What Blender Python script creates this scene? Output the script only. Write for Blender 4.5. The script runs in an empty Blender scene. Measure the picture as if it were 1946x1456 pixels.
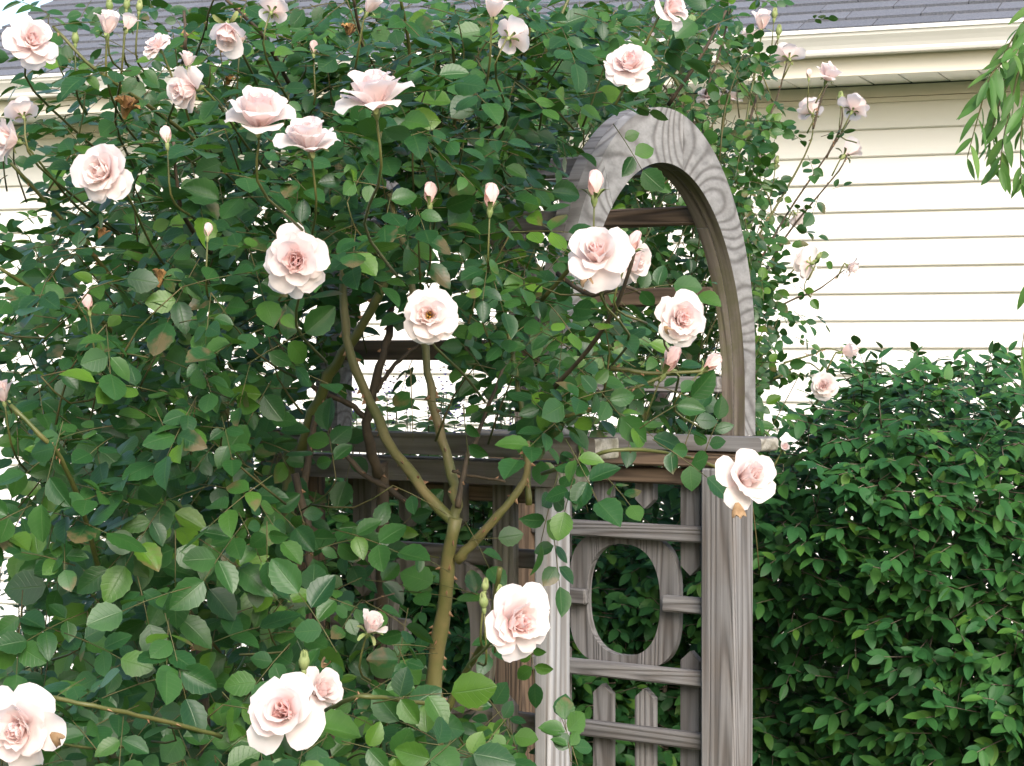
import bpy, bmesh, math, random
import numpy as np
from mathutils import Vector, Matrix

# ------------------------------------------------------------------ camera, sky, sun, exposure
scene = bpy.context.scene
W, H, F = 1946.0, 1456.0, 4000.0          # photograph size and focal length in its pixels
EYE = 1.55
PITCH = math.atan((728 - 670) / F)        # the horizon stands a little above the middle
cam_d = bpy.data.cameras.new('camera')
cam = bpy.data.objects.new('camera', cam_d)
scene.collection.objects.link(cam)
cam.location = (0, 0, EYE)
cam.rotation_euler = (math.pi / 2 - PITCH, 0, 0)
cam_d.sensor_fit = 'HORIZONTAL'
cam_d.sensor_width = 36
cam_d.lens = 36 * F / W
cam_d.clip_start = 0.05
cam_d.clip_end = 2000
scene.camera = cam

SUN_EL, SUN_AZ = math.radians(34), math.radians(162)
world = bpy.data.worlds.new('World')
scene.world = world
world.use_nodes = True
wn = world.node_tree
bg = wn.nodes['Background']
sky = wn.nodes.new('ShaderNodeTexSky')
sky.sky_type = 'NISHITA'
sky.sun_disc = False
sky.sun_elevation = SUN_EL
sky.sun_rotation = SUN_AZ
sky.air_density = 1.0
sky.dust_density = 3.0
sky.ozone_density = 0.6
bg.inputs['Strength'].default_value = 0.15
wn.links.new(sky.outputs[0], bg.inputs[0])

sun_d = bpy.data.lights.new('sun', 'SUN')
sun_d.energy = 1.5
sun_d.angle = math.radians(35)
sun_d.color = (1.0, 0.985, 0.965)
sun = bpy.data.objects.new('sun', sun_d)
scene.collection.objects.link(sun)
sdir = Vector((math.sin(SUN_AZ) * math.cos(SUN_EL), math.cos(SUN_AZ) * math.cos(SUN_EL), math.sin(SUN_EL)))
sun.rotation_euler = sdir.to_track_quat('Z', 'Y').to_euler()
sun.location = sdir * 30

vs = scene.view_settings
vs.view_transform = 'Standard'
vs.look = 'None'
vs.gamma = 1
vs.use_curve_mapping = False
vs.exposure = 1.22
scene.cycles.max_bounces = 9
scene.cycles.diffuse_bounces = 6
scene.cycles.transmission_bounces = 4

rng = np.random.default_rng(7)
random.seed(7)
C = scene.collection


# ------------------------------------------------------------------ helpers
def P(px, py, d):
    """photo pixel + depth (metres along +Y) -> world point"""
    u, v = (px - W / 2) / F, (H / 2 - py) / F
    c, s = math.cos(PITCH), math.sin(PITCH)
    y, z = c + v * s, v * c - s
    return Vector((u * d / y, d, EYE + z * d / y))


def proj(p):
    x, y, z = p[..., 0], p[..., 1], p[..., 2] - EYE
    c, s = math.cos(PITCH), math.sin(PITCH)
    d = y * c - z * s
    v = y * s + z * c
    return W / 2 + F * x / d, H / 2 - F * v / d, d


def nrm(v):
    v = np.asarray(v, float)
    return v / (np.linalg.norm(v, axis=-1, keepdims=True) + 1e-12)


def tag(o, label=None, cat=None, group=None, kind=None):
    if label: o['label'] = label
    if cat: o['category'] = cat
    if group: o['group'] = group
    if kind: o['kind'] = kind
    return o


def empty(name, loc=(0, 0, 0), rz=0.0):
    o = bpy.data.objects.new(name, None)
    C.objects.link(o)
    o.location = loc
    o.rotation_euler = (0, 0, rz)
    o.empty_display_size = 0.1
    return o


def link(name, me, parent=None, inv=None):
    o = bpy.data.objects.new(name, me)
    C.objects.link(o)
    if parent is not None:
        o.parent = parent
        if inv is not None:
            o.matrix_parent_inverse = inv
    return o


class MB:
    """collects vertices, faces and one colour per vertex; builds ONE mesh"""
    def __init__(self):
        self.v, self.f, self.c, self.n = [], [], [], 0

    def add(self, v, f, c=None):
        v = np.asarray(v, float).reshape(-1, 3)
        self.v.append(v)
        if isinstance(f, np.ndarray):
            f = (f + self.n).tolist()
            self.f.extend(f)
        else:
            self.f.extend([tuple(i + self.n for i in q) for q in f])
        if c is None:
            c = np.zeros((len(v), 4)); c[:, 3] = 1
        self.c.append(np.asarray(c, float))
        self.n += len(v)

    def mesh(self, name, mat, smooth=True):
        me = bpy.data.meshes.new(name)
        v = np.concatenate(self.v) if self.v else np.zeros((0, 3))
        me.from_pydata(v.tolist(), [], self.f)
        at = me.color_attributes.new('lf', 'FLOAT_COLOR', 'POINT')
        at.data.foreach_set('color', np.concatenate(self.c).astype(np.float32).ravel())
        if smooth:
            me.polygons.foreach_set('use_smooth', [True] * len(me.polygons))
        me.materials.append(mat)
        me.update()
        return me

    def build(self, name, mat, parent=None, inv=None, smooth=True):
        return link(name, self.mesh(name, mat, smooth), parent, inv)


def tube(mb, pts, rad, sides=6, col=(0, 0, 0, 1)):
    pts = np.array([list(p) for p in pts], float)
    n = len(pts)
    rad = np.full(n, rad, float) if np.isscalar(rad) else np.asarray(rad, float)
    t = nrm(np.gradient(pts, axis=0))
    ref = np.array([0.31, 0.17, 0.93]) if abs(t[0][2]) < 0.9 else np.array([1, 0.1, 0])
    vs_, fs = [], []
    for i in range(n):
        a = nrm(np.cross(t[i], ref)); b = np.cross(t[i], a)
        for k in range(sides):
            w = 2 * math.pi * k / sides
            vs_.append(pts[i] + rad[i] * (math.cos(w) * a + math.sin(w) * b))
    for i in range(n - 1):
        for k in range(sides):
            k2 = (k + 1) % sides
            fs.append((i * sides + k, i * sides + k2, (i + 1) * sides + k2, (i + 1) * sides + k))
    fs.append(tuple(range(sides))[::-1]); fs.append(tuple((n - 1) * sides + k for k in range(sides)))
    c = np.tile(np.array(col, float), (len(vs_), 1))
    mb.add(vs_, fs, c)


def spline(pts, n=14):
    pts = np.array([list(p) for p in pts], float)
    if len(pts) == 2:
        return np.array([pts[0] + (pts[1] - pts[0]) * t for t in np.linspace(0, 1, n)])
    p = np.vstack([2 * pts[0] - pts[1], pts, 2 * pts[-1] - pts[-2]])
    out = []
    m = len(pts) - 1
    for q in np.linspace(0, m - 1e-6, n):
        i = int(q); t = q - i
        a, b, c_, d = p[i], p[i + 1], p[i + 2], p[i + 3]
        out.append(0.5 * (2 * b + (c_ - a) * t + (2 * a - 5 * b + 4 * c_ - d) * t ** 2 + (3 * b - 3 * c_ + d - a) * t ** 3))
    return np.array(out)


# ------------------------------------------------------------------ materials
def new_mat(name):
    m = bpy.data.materials.new(name)
    m.use_nodes = True
    nt = m.node_tree
    nt.nodes.clear()
    out = nt.nodes.new('ShaderNodeOutputMaterial')
    return m, nt, out


def N(nt, typ, **kw):
    n = nt.nodes.new(typ)
    for k, v in kw.items():
        if k.startswith('i_'):
            n.inputs[k[2:].replace('_', ' ')].default_value = v
        else:
            setattr(n, k, v)
    return n


def ramp(nt, fac, stops, interp='LINEAR'):
    r = nt.nodes.new('ShaderNodeValToRGB')
    r.color_ramp.interpolation = interp
    el = r.color_ramp.elements
    while len(el) > 1: el.remove(el[-1])
    el[0].position, el[0].color = stops[0][0], (*stops[0][1], 1)
    for p, c in stops[1:]:
        e = el.new(p); e.color = (*c, 1)
    nt.links.new(fac, r.inputs[0])
    return r.outputs[0]


def mix(nt, fac, a, b, mode='MIX'):
    m = nt.nodes.new('ShaderNodeMix')
    m.data_type = 'RGBA'; m.blend_type = mode
    for s, v in ((m.inputs[0], fac), (m.inputs[6], a), (m.inputs[7], b)):
        if hasattr(v, 'links'): nt.links.new(v, s)
        elif isinstance(v, (int, float)): s.default_value = v
        else: s.default_value = (*v, 1)
    return m.outputs[2]


def math_n(nt, op, a, b=0.0, clamp=False):
    m = nt.nodes.new('ShaderNodeMath'); m.operation = op; m.use_clamp = clamp
    for s, v in ((m.inputs[0], a), (m.inputs[1], b)):
        if hasattr(v, 'links'): nt.links.new(v, s)
        else: s.default_value = v
    return m.outputs[0]


def wood_mat(name, light, dark, swirl=(1.3, 9.0, 9.0), rings=30.0, green=0.0, brown=0.25, fib=None, det=1.5, pw=2.2):
    m, nt, out = new_mat(name)
    tc = N(nt, 'ShaderNodeTexCoord')
    oi = N(nt, 'ShaderNodeObjectInfo')
    off = N(nt, 'ShaderNodeVectorMath', operation='SCALE')
    comb = N(nt, 'ShaderNodeCombineXYZ')
    r100 = math_n(nt, 'MULTIPLY', oi.outputs['Random'], 37.0)
    nt.links.new(r100, comb.inputs[0]); nt.links.new(r100, comb.inputs[1]); nt.links.new(r100, comb.inputs[2])
    add = N(nt, 'ShaderNodeVectorMath', operation='ADD')
    mp = N(nt, 'ShaderNodeMapping'); mp.inputs['Scale'].default_value = swirl
    nt.links.new(tc.outputs['Object'], mp.inputs[0])
    nt.links.new(mp.outputs[0], add.inputs[0]); nt.links.new(comb.outputs[0], add.inputs[1])
    n1 = N(nt, 'ShaderNodeTexNoise', i_Scale=1.0, i_Detail=det, i_Roughness=0.35, i_Distortion=0.25)
    nt.links.new(add.outputs[0], n1.inputs[0])
    s = math_n(nt, 'SINE', math_n(nt, 'MULTIPLY', n1.outputs[0], rings * 6.283))
    band = math_n(nt, 'MULTIPLY_ADD', s, 0.5); nt.nodes[-1].inputs[2].default_value = 0.5
    band = math_n(nt, 'POWER', band, pw)
    # fine fibres along the grain
    mp2 = N(nt, 'ShaderNodeMapping'); mp2.inputs['Scale'].default_value = fib or (swirl[0] * 4, 160, 160)
    nt.links.new(tc.outputs['Object'], mp2.inputs[0])
    n2 = N(nt, 'ShaderNodeTexNoise', i_Scale=1.0, i_Detail=3.0, i_Roughness=0.6)
    nt.links.new(mp2.outputs[0], n2.inputs[0])
    n3 = N(nt, 'ShaderNodeTexNoise', i_Scale=7.0, i_Detail=4.0, i_Roughness=0.6)
    nt.links.new(tc.outputs['Object'], n3.inputs[0])
    col = mix(nt, math_n(nt, 'MULTIPLY', band, 0.9), light, dark)
    col = mix(nt, 0.55, col, ramp(nt, n2.outputs[0], [(0.3, (0.45, 0.45, 0.45)), (0.65, (1.15, 1.15, 1.15))]), 'MULTIPLY')
    col = mix(nt, math_n(nt, 'MULTIPLY', ramp(nt, n3.outputs[0], [(0.45, (0, 0, 0)), (0.7, (1, 1, 1))]), brown), col, (0.13, 0.095, 0.066))
    if green:
        n4 = N(nt, 'ShaderNodeTexNoise', i_Scale=11.0, i_Detail=5.0, i_Roughness=0.7)
        nt.links.new(tc.outputs['Object'], n4.inputs[0])
        col = mix(nt, math_n(nt, 'MULTIPLY', ramp(nt, n4.outputs[0], [(0.45, (0, 0, 0)), (0.62, (1, 1, 1))]), green), col, (0.10, 0.105, 0.04))
    tone = math_n(nt, 'MULTIPLY_ADD', oi.outputs['Random'], 0.3); nt.nodes[-1].inputs[2].default_value = 0.85
    cc = N(nt, 'ShaderNodeCombineColor'); 
    for i in range(3): nt.links.new(tone, cc.inputs[i])
    col = mix(nt, 1.0, col, cc.outputs[0], 'MULTIPLY')
    b = N(nt, 'ShaderNodeBsdfPrincipled'); b.inputs['Roughness'].default_value = 0.75
    b.inputs['Specular IOR Level'].default_value = 0.3
    nt.links.new(col, b.inputs['Base Color'])
    bp = N(nt, 'ShaderNodeBump', i_Strength=0.5, i_Distance=0.002)
    h = math_n(nt, 'SUBTRACT', n2.outputs[0], band)
    nt.links.new(h, bp.inputs['Height']); nt.links.new(bp.outputs[0], b.inputs['Normal'])
    nt.links.new(b.outputs[0], out.inputs[0])
    return m


def leaf_mat(name, stops, under, trans, rough=0.42, spec=0.35, tfac=0.22, blotch=0.0, vein=0.35, pairs=15.0):
    """lf.r random per leaf, lf.g across (0 midrib .. 1 edge), lf.b along"""
    m, nt, out = new_mat(name)
    at = N(nt, 'ShaderNodeAttribute', attribute_name='lf')
    sep = N(nt, 'ShaderNodeSeparateColor'); nt.links.new(at.outputs['Color'], sep.inputs[0])
    oi = N(nt, 'ShaderNodeObjectInfo')
    rnd = math_n(nt, 'FRACT', math_n(nt, 'ADD', sep.outputs[0], oi.outputs['Random']))
    col = ramp(nt, rnd, stops)
    # midrib and side veins
    mid = math_n(nt, 'SUBTRACT', 1.0, math_n(nt, 'MULTIPLY', sep.outputs[1], 16.0), True)
    sv = math_n(nt, 'SINE', math_n(nt, 'MULTIPLY', math_n(nt, 'SUBTRACT', sep.outputs[2], math_n(nt, 'MULTIPLY', sep.outputs[1], 0.22)), pairs * 3.0))
    sv = math_n(nt, 'MULTIPLY', math_n(nt, 'SUBTRACT', sv, 0.86, True), 3.0)
    vv = math_n(nt, 'MULTIPLY', math_n(nt, 'MAXIMUM', mid, sv), vein, True)
    rim = math_n(nt, 'MULTIPLY', math_n(nt, 'SUBTRACT', sep.outputs[1], 0.93, True), 5.0)
    col = mix(nt, math_n(nt, 'MAXIMUM', vv, rim), col, (0.075, 0.14, 0.045))
    tc = N(nt, 'ShaderNodeTexCoord')
    n3 = N(nt, 'ShaderNodeTexNoise', i_Scale=28.0, i_Detail=3.0)
    geo = N(nt, 'ShaderNodeNewGeometry')
    nt.links.new(geo.outputs['Position'], n3.inputs[0])
    col = mix(nt, 0.5, col, ramp(nt, n3.outputs[0], [(0.3, (0.65, 0.7, 0.7)), (0.7, (1.3, 1.25, 1.2))]), 'MULTIPLY')
    if blotch:
        r2 = math_n(nt, 'GREATER_THAN', math_n(nt, 'FRACT', math_n(nt, 'MULTIPLY', rnd, 17.3)), 1 - blotch)
        n5 = N(nt, 'ShaderNodeTexNoise', i_Scale=45.0, i_Detail=4.0)
        nt.links.new(geo.outputs['Position'], n5.inputs[0])
        bl = math_n(nt, 'MULTIPLY', r2, ramp(nt, math_n(nt, 'ADD', n5.outputs[0], math_n(nt, 'MULTIPLY', sep.outputs[2], 0.35)), [(0.66, (0, 0, 0)), (0.82, (1, 1, 1))]))
        col = mix(nt, math_n(nt, 'MULTIPLY', bl, 0.75), col, (0.13, 0.09, 0.045))
    colf = mix(nt, geo.outputs['Backfacing'], col, under)
    b = N(nt, 'ShaderNodeBsdfPrincipled')
    nt.links.new(colf, b.inputs['Base Color'])
    b.inputs['Roughness'].default_value = rough
    b.inputs['Specular IOR Level'].default_value = spec
    bp = N(nt, 'ShaderNodeBump', i_Strength=0.35, i_Distance=0.002)
    nt.links.new(vv, bp.inputs['Height']); bp.invert = True
    nt.links.new(bp.outputs[0], b.inputs['Normal'])
    t = N(nt, 'ShaderNodeBsdfTranslucent'); t.inputs[0].default_value = (*trans, 1)
    ms = N(nt, 'ShaderNodeMixShader'); ms.inputs[0].default_value = tfac
    nt.links.new(b.outputs[0], ms.inputs[1]); nt.links.new(t.outputs[0], ms.inputs[2])
    nt.links.new(ms.outputs[0], out.inputs[0])
    return m


def petal_mat():
    """lf.r inner-ness, lf.b along the petal"""
    m, nt, out = new_mat('petal')
    at = N(nt, 'ShaderNodeAttribute', attribute_name='lf')
    sep = N(nt, 'ShaderNodeSeparateColor'); nt.links.new(at.outputs['Color'], sep.inputs[0])
    oi = N(nt, 'ShaderNodeObjectInfo')
    k = math_n(nt, 'ADD', math_n(nt, 'MULTIPLY', sep.outputs[0], 0.62), math_n(nt, 'MULTIPLY', math_n(nt, 'SUBTRACT', 1.0, sep.outputs[2]), 0.42))
    k = math_n(nt, 'ADD', k, math_n(nt, 'MULTIPLY', math_n(nt, 'SUBTRACT', sep.outputs[1], 0.5), 0.4))
    col = ramp(nt, k, [(0.0, (0.90, 0.83, 0.80)), (0.4, (0.91, 0.785, 0.765)), (0.75, (0.92, 0.70, 0.68)), (1.0, (0.92, 0.65, 0.60))])
    geo = N(nt, 'ShaderNodeNewGeometry')
    n = N(nt, 'ShaderNodeTexNoise', i_Scale=60.0, i_Detail=4.0); nt.links.new(geo.outputs['Position'], n.inputs[0])
    col = mix(nt, 0.3, col, ramp(nt, n.outputs[0], [(0.3, (0.94, 0.91, 0.90)), (0.7, (1, 1, 1))]), 'MULTIPLY')
    b = N(nt, 'ShaderNodeBsdfPrincipled'); nt.links.new(col, b.inputs['Base Color'])
    b.inputs['Roughness'].default_value = 0.6; b.inputs['Specular IOR Level'].default_value = 0.2
    wv = N(nt, 'ShaderNodeTexNoise', i_Scale=120.0, i_Detail=2.0); nt.links.new(geo.outputs['Position'], wv.inputs[0])
    bp = N(nt, 'ShaderNodeBump', i_Strength=0.12, i_Distance=0.002)
    nt.links.new(wv.outputs[0], bp.inputs['Height']); nt.links.new(bp.outputs[0], b.inputs['Normal'])
    t = N(nt, 'ShaderNodeBsdfTranslucent'); nt.links.new(col, t.inputs[0])
    ms = N(nt, 'ShaderNodeMixShader'); ms.inputs[0].default_value = 0.5
    nt.links.new(b.outputs[0], ms.inputs[1]); nt.links.new(t.outputs[0], ms.inputs[2])
    nt.links.new(ms.outputs[0], out.inputs[0])
    return m


def plain_mat(name, c1, c2, scale=20.0, rough=0.6, spec=0.3, stretch=(1, 1, 1), bump=0.0, rand=0.0):
    m, nt, out = new_mat(name)
    tc = N(nt, 'ShaderNodeTexCoord')
    mp = N(nt, 'ShaderNodeMapping'); mp.inputs['Scale'].default_value = stretch
    nt.links.new(tc.outputs['Object'], mp.inputs[0])
    n = N(nt, 'ShaderNodeTexNoise', i_Scale=scale, i_Detail=5.0, i_Roughness=0.6); nt.links.new(mp.outputs[0], n.inputs[0])
    col = ramp(nt, n.outputs[0], [(0.3, c1), (0.7, c2)])
    if rand:
        oi = N(nt, 'ShaderNodeObjectInfo')
        tone = math_n(nt, 'MULTIPLY_ADD', oi.outputs['Random'], rand); nt.nodes[-1].inputs[2].default_value = 1 - rand / 2
        cc = N(nt, 'ShaderNodeCombineColor')
        for i in range(3): nt.links.new(tone, cc.inputs[i])
        col = mix(nt, 1.0, col, cc.outputs[0], 'MULTIPLY')
    b = N(nt, 'ShaderNodeBsdfPrincipled'); nt.links.new(col, b.inputs['Base Color'])
    b.inputs['Roughness'].default_value = rough; b.inputs['Specular IOR Level'].default_value = spec
    if bump:
        bp = N(nt, 'ShaderNodeBump', i_Strength=bump, i_Distance=0.004)
        nt.links.new(n.outputs[0], bp.inputs['Height']); nt.links.new(bp.outputs[0], b.inputs['Normal'])
    nt.links.new(b.outputs[0], out.inputs[0])
    return m


M = {}
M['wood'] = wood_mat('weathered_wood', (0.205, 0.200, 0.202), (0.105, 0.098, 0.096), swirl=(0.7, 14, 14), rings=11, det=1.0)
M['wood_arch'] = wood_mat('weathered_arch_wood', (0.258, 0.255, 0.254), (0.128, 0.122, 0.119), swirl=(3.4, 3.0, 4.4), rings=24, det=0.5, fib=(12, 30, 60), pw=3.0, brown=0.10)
M['wood_lit'] = wood_mat('lit_weathered_wood', (0.335, 0.335, 0.345), (0.18, 0.168, 0.160), swirl=(0.5, 11, 11), rings=9, brown=0.2, det=1.0)  # open light on the near post, put into a paler wood colour
M['wood_shaded'] = wood_mat('shaded_weathered_wood', (0.155, 0.143, 0.134), (0.075, 0.066, 0.060), swirl=(0.7, 14, 14), rings=11, brown=0.35, green=0.25, det=1.0)  # sheltered near-side boards, their shade put into a darker wood colour
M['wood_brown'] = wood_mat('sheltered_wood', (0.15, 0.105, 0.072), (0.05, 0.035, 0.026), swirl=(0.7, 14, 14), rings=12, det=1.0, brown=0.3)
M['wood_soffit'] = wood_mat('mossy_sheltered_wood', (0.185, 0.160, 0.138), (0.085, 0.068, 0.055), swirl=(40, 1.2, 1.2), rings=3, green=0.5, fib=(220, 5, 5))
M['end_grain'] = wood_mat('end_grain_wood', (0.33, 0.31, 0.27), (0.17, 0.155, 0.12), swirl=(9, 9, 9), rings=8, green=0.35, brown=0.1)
M['leaf'] = leaf_mat('rose_leaf', [(0.0, (0.011, 0.046, 0.014)), (0.35, (0.018, 0.067, 0.018)), (0.7, (0.030, 0.092, 0.020)), (0.9, (0.047, 0.118, 0.018)), (1.0, (0.078, 0.165, 0.016))],
                     (0.030, 0.080, 0.036), (0.085, 0.22, 0.012), rough=0.36, spec=0.36, tfac=0.22, blotch=0.08, vein=0.5)
M['hedge_leaf'] = leaf_mat('hedge_leaf', [(0.0, (0.017, 0.074, 0.023)), (0.5, (0.027, 0.102, 0.027)), (0.9, (0.045, 0.135, 0.026)), (1.0, (0.075, 0.17, 0.026))],
                           (0.035, 0.075, 0.033), (0.06, 0.15, 0.02), rough=0.5, spec=0.25, tfac=0.18, vein=0.18, pairs=7)
M['willow_leaf'] = leaf_mat('willow_leaf', [(0.0, (0.05, 0.13, 0.03)), (0.6, (0.07, 0.17, 0.035)), (1.0, (0.12, 0.22, 0.05))],
                            (0.14, 0.22, 0.11), (0.20, 0.36, 0.06), rough=0.5, tfac=0.3, vein=0.2)
M['grey_leaf'] = leaf_mat('grey_leaf', [(0.0, (0.05, 0.10, 0.06)), (1.0, (0.10, 0.15, 0.11))], (0.12, 0.16, 0.13), (0.14, 0.22, 0.08), rough=0.6, vein=0.1)
M['light_leaf'] = leaf_mat('light_leaf', [(0.0, (0.05, 0.12, 0.035)), (1.0, (0.09, 0.18, 0.05))], (0.10, 0.17, 0.08), (0.2, 0.34, 0.06), rough=0.5, vein=0.2)
M['petal'] = petal_mat()
M['green_cane'] = plain_mat('green_cane', (0.055, 0.075, 0.017), (0.12, 0.11, 0.035), 25, 0.5, 0.4, (1, 1, 1), 0.2)
M['main_cane'] = plain_mat('main_cane', (0.095, 0.11, 0.03), (0.20, 0.15, 0.065), 14, 0.5, 0.4, (1, 1, 1), 0.3)
M['brown_cane'] = plain_mat('brown_cane', (0.035, 0.028, 0.02), (0.09, 0.065, 0.04), 30, 0.7, 0.3, (1, 1, 1), 0.3)
M['twig'] = plain_mat('twig', (0.05, 0.07, 0.02), (0.10, 0.075, 0.03), 18, 0.6, 0.3)
M['thorn'] = plain_mat('thorn', (0.20, 0.095, 0.05), (0.32, 0.20, 0.11), 60, 0.6)
M['sepal'] = plain_mat('sepal', (0.12, 0.18, 0.05), (0.26, 0.28, 0.12), 60, 0.6)
M['stamen'] = plain_mat('stamen', (0.50, 0.25, 0.05), (0.62, 0.40, 0.12), 90, 0.7)
M['dry'] = plain_mat('dry_petal', (0.12, 0.06, 0.03), (0.35, 0.20, 0.07), 70, 0.8)
M['tan'] = plain_mat('tan_petal', (0.14, 0.075, 0.03), (0.30, 0.20, 0.11), 70, 0.8)
M['siding'] = plain_mat('siding', (0.80, 0.775, 0.715), (0.83, 0.805, 0.745), 6, 0.45, 0.35, (0.3, 1, 1))
M['trim'] = plain_mat('white_trim', (0.76, 0.74, 0.69), (0.80, 0.78, 0.73), 4, 0.35, 0.5)
M['cream_trim'] = plain_mat('cream_trim', (0.74, 0.69, 0.58), (0.78, 0.73, 0.62), 4, 0.45, 0.4)
M['soffit'] = plain_mat('soffit', (0.80, 0.80, 0.76), (0.84, 0.84, 0.80), 5, 0.5)
M['shingle'] = plain_mat('shingle', (0.10, 0.106, 0.124), (0.17, 0.178, 0.20), 130, 0.9, 0.2, (1, 1, 1), 0.5, 0.22)
M['dark'] = plain_mat('roof_felt', (0.03, 0.03, 0.035), (0.05, 0.05, 0.055), 40, 0.9)
M['ground'] = plain_mat('ground', (0.05, 0.045, 0.025), (0.06, 0.10, 0.03), 3, 0.95, 0.1, (1, 1, 1), 0.6)
M['violet'] = plain_mat('violet_petal', (0.12, 0.09, 0.28), (0.2, 0.15, 0.38), 60, 0.6)
M['bark'] = plain_mat('bark', (0.09, 0.07, 0.05), (0.20, 0.17, 0.13), 12, 0.9, 0.2, (3, 3, 0.6), 0.8)

# ------------------------------------------------------------------ ground
mb = MB()
mb.add([(-400, -200, 0), (400, -200, 0), (400, 600, 0), (-400, 600, 0)], [(0, 1, 2, 3)])
tag(mb.build('ground', M['ground'], smooth=False), 'dark garden soil and grass under the plants', kind='structure')


def bev_box(name, size, mat, bevel=0.003, seg=1):
    bm = bmesh.new()
    bmesh.ops.create_cube(bm, size=1.0)
    bmesh.ops.scale(bm, vec=size, verts=bm.verts)
    if bevel:
        bmesh.ops.bevel(bm, geom=list(bm.edges), offset=bevel, segments=seg, affect='EDGES', profile=0.6)
    me = bpy.data.meshes.new(name)
    bm.to_mesh(me); bm.free()
    me.materials.append(mat)
    return me


def extrude_poly(name, poly, x0, x1, mat, nx=1, smooth=False):
    """poly: list of (y, z) closed outline, swept along local x"""
    mb = MB()
    n = len(poly)
    vs_ = [(x0, y, z) for y, z in poly] + [(x1, y, z) for y, z in poly]
    fs = [(i, (i + 1) % n, n + (i + 1) % n, n + i) for i in range(n)] + [tuple(range(n))[::-1], tuple(range(n, 2 * n))]
    mb.add(vs_, fs)
    return mb.mesh(name, mat, smooth)


# ------------------------------------------------------------------ house
HR = math.radians(-21.5)
house = empty('house', (2.0, 8.63, 0), HR)
tag(house, 'cream vinyl sided house with gutter and grey shingle roof behind the roses', 'house')
X0, X1 = -4.9, 3.4
EXPO = 0.1143
SOF = EYE + 1.118
# wall body behind the boards (sheathing, gable ends)
wall = MB()
D = 7.0
PT = math.radians(25)
z_r = SOF + math.tan(PT) * (D / 2 + 0.45) + 0.05
wall.add([(X0, 0.012, 0), (X1, 0.012, 0), (X1, D, 0), (X0, D, 0), (X0, 0.012, SOF), (X1, 0.012, SOF), (X1, D, SOF), (X0, D, SOF), (X0, D / 2, z_r - 0.1), (X1, D / 2, z_r - 0.1)],
         [(0, 1, 5, 4), (2, 3, 7, 6), (1, 2, 6, 9, 5), (3, 0, 4, 8, 7)])
wall.build('wall', M['siding'], house, smooth=False)
z = SOF - 0.07
k = 0
while z > 0.15:
    zb = z - EXPO
    e = 0.0015 * math.sin(k * 2.1)
    poly = [(0.010, zb + 0.006), (-0.020 + e, zb - 0.002), (-0.025 + e, zb + 0.003), (-0.0235 + e, zb + 0.030), (-0.006, z + 0.006), (0.010, z + 0.006)]
    link('siding_board', extrude_poly('siding_board', poly, X0, X1, M['siding']), house)
    z -= EXPO; k += 1
# frieze strips below the soffit
link('frieze_strip', extrude_poly('frieze_strip', [(0.010, SOF - 0.052), (-0.014, SOF - 0.052), (-0.014, SOF - 0.004), (0.010, SOF - 0.004)], X0, X1, M['cream_trim']), house)
link('frieze_strip', extrude_poly('frieze_strip', [(0.010, SOF - 0.075), (-0.022, SOF - 0.075), (-0.022, SOF - 0.056), (0.010, SOF - 0.056)], X0, X1, M['cream_trim']), house)
OV = 0.42
me = extrude_poly('soffit_panel', [(-OV, 0.0), (-0.015, 0.0), (-0.015, 0.012), (-OV, 0.012)], 0.003, 0.152, M['soffit'])
x = X0 - 0.2
while x < X1:
    o = link('soffit_panel', me, house); o.location = (x, 0, SOF + 0.001 * (int(x * 10) % 2)); x += 0.158
link('soffit_channel', extrude_poly('soffit_channel', [(-OV + 0.002, SOF + 0.013), (-0.02, SOF + 0.013), (-0.02, SOF + 0.02), (-OV + 0.002, SOF + 0.02)], X0 - 0.2, X1, M['dark']), house)
link('fascia', extrude_poly('fascia', [(-OV - 0.022, SOF - 0.014), (-OV, SOF - 0.014), (-OV, SOF + 0.16), (-OV - 0.022, SOF + 0.16)], X0 - 0.25, X1, M['cream_trim']), house)
G0 = SOF + 0.062
gy = -OV - 0.024
gp = [(gy, G0), (gy - 0.075, G0), (gy - 0.080, G0 + 0.010), (gy - 0.080, G0 + 0.020), (gy - 0.088, G0 + 0.034), (gy - 0.100, G0 + 0.050), (gy - 0.114, G0 + 0.066),
      (gy - 0.118, G0 + 0.078), (gy - 0.126, G0 + 0.080), (gy - 0.126, G0 + 0.095), (gy - 0.112, G0 + 0.095), (gy - 0.110, G0 + 0.080), (gy - 0.07, G0 + 0.008), (gy, G0 + 0.008)]
link('gutter', extrude_poly('gutter', gp, X0 - 0.28, X1, M['trim']), house)
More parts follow.
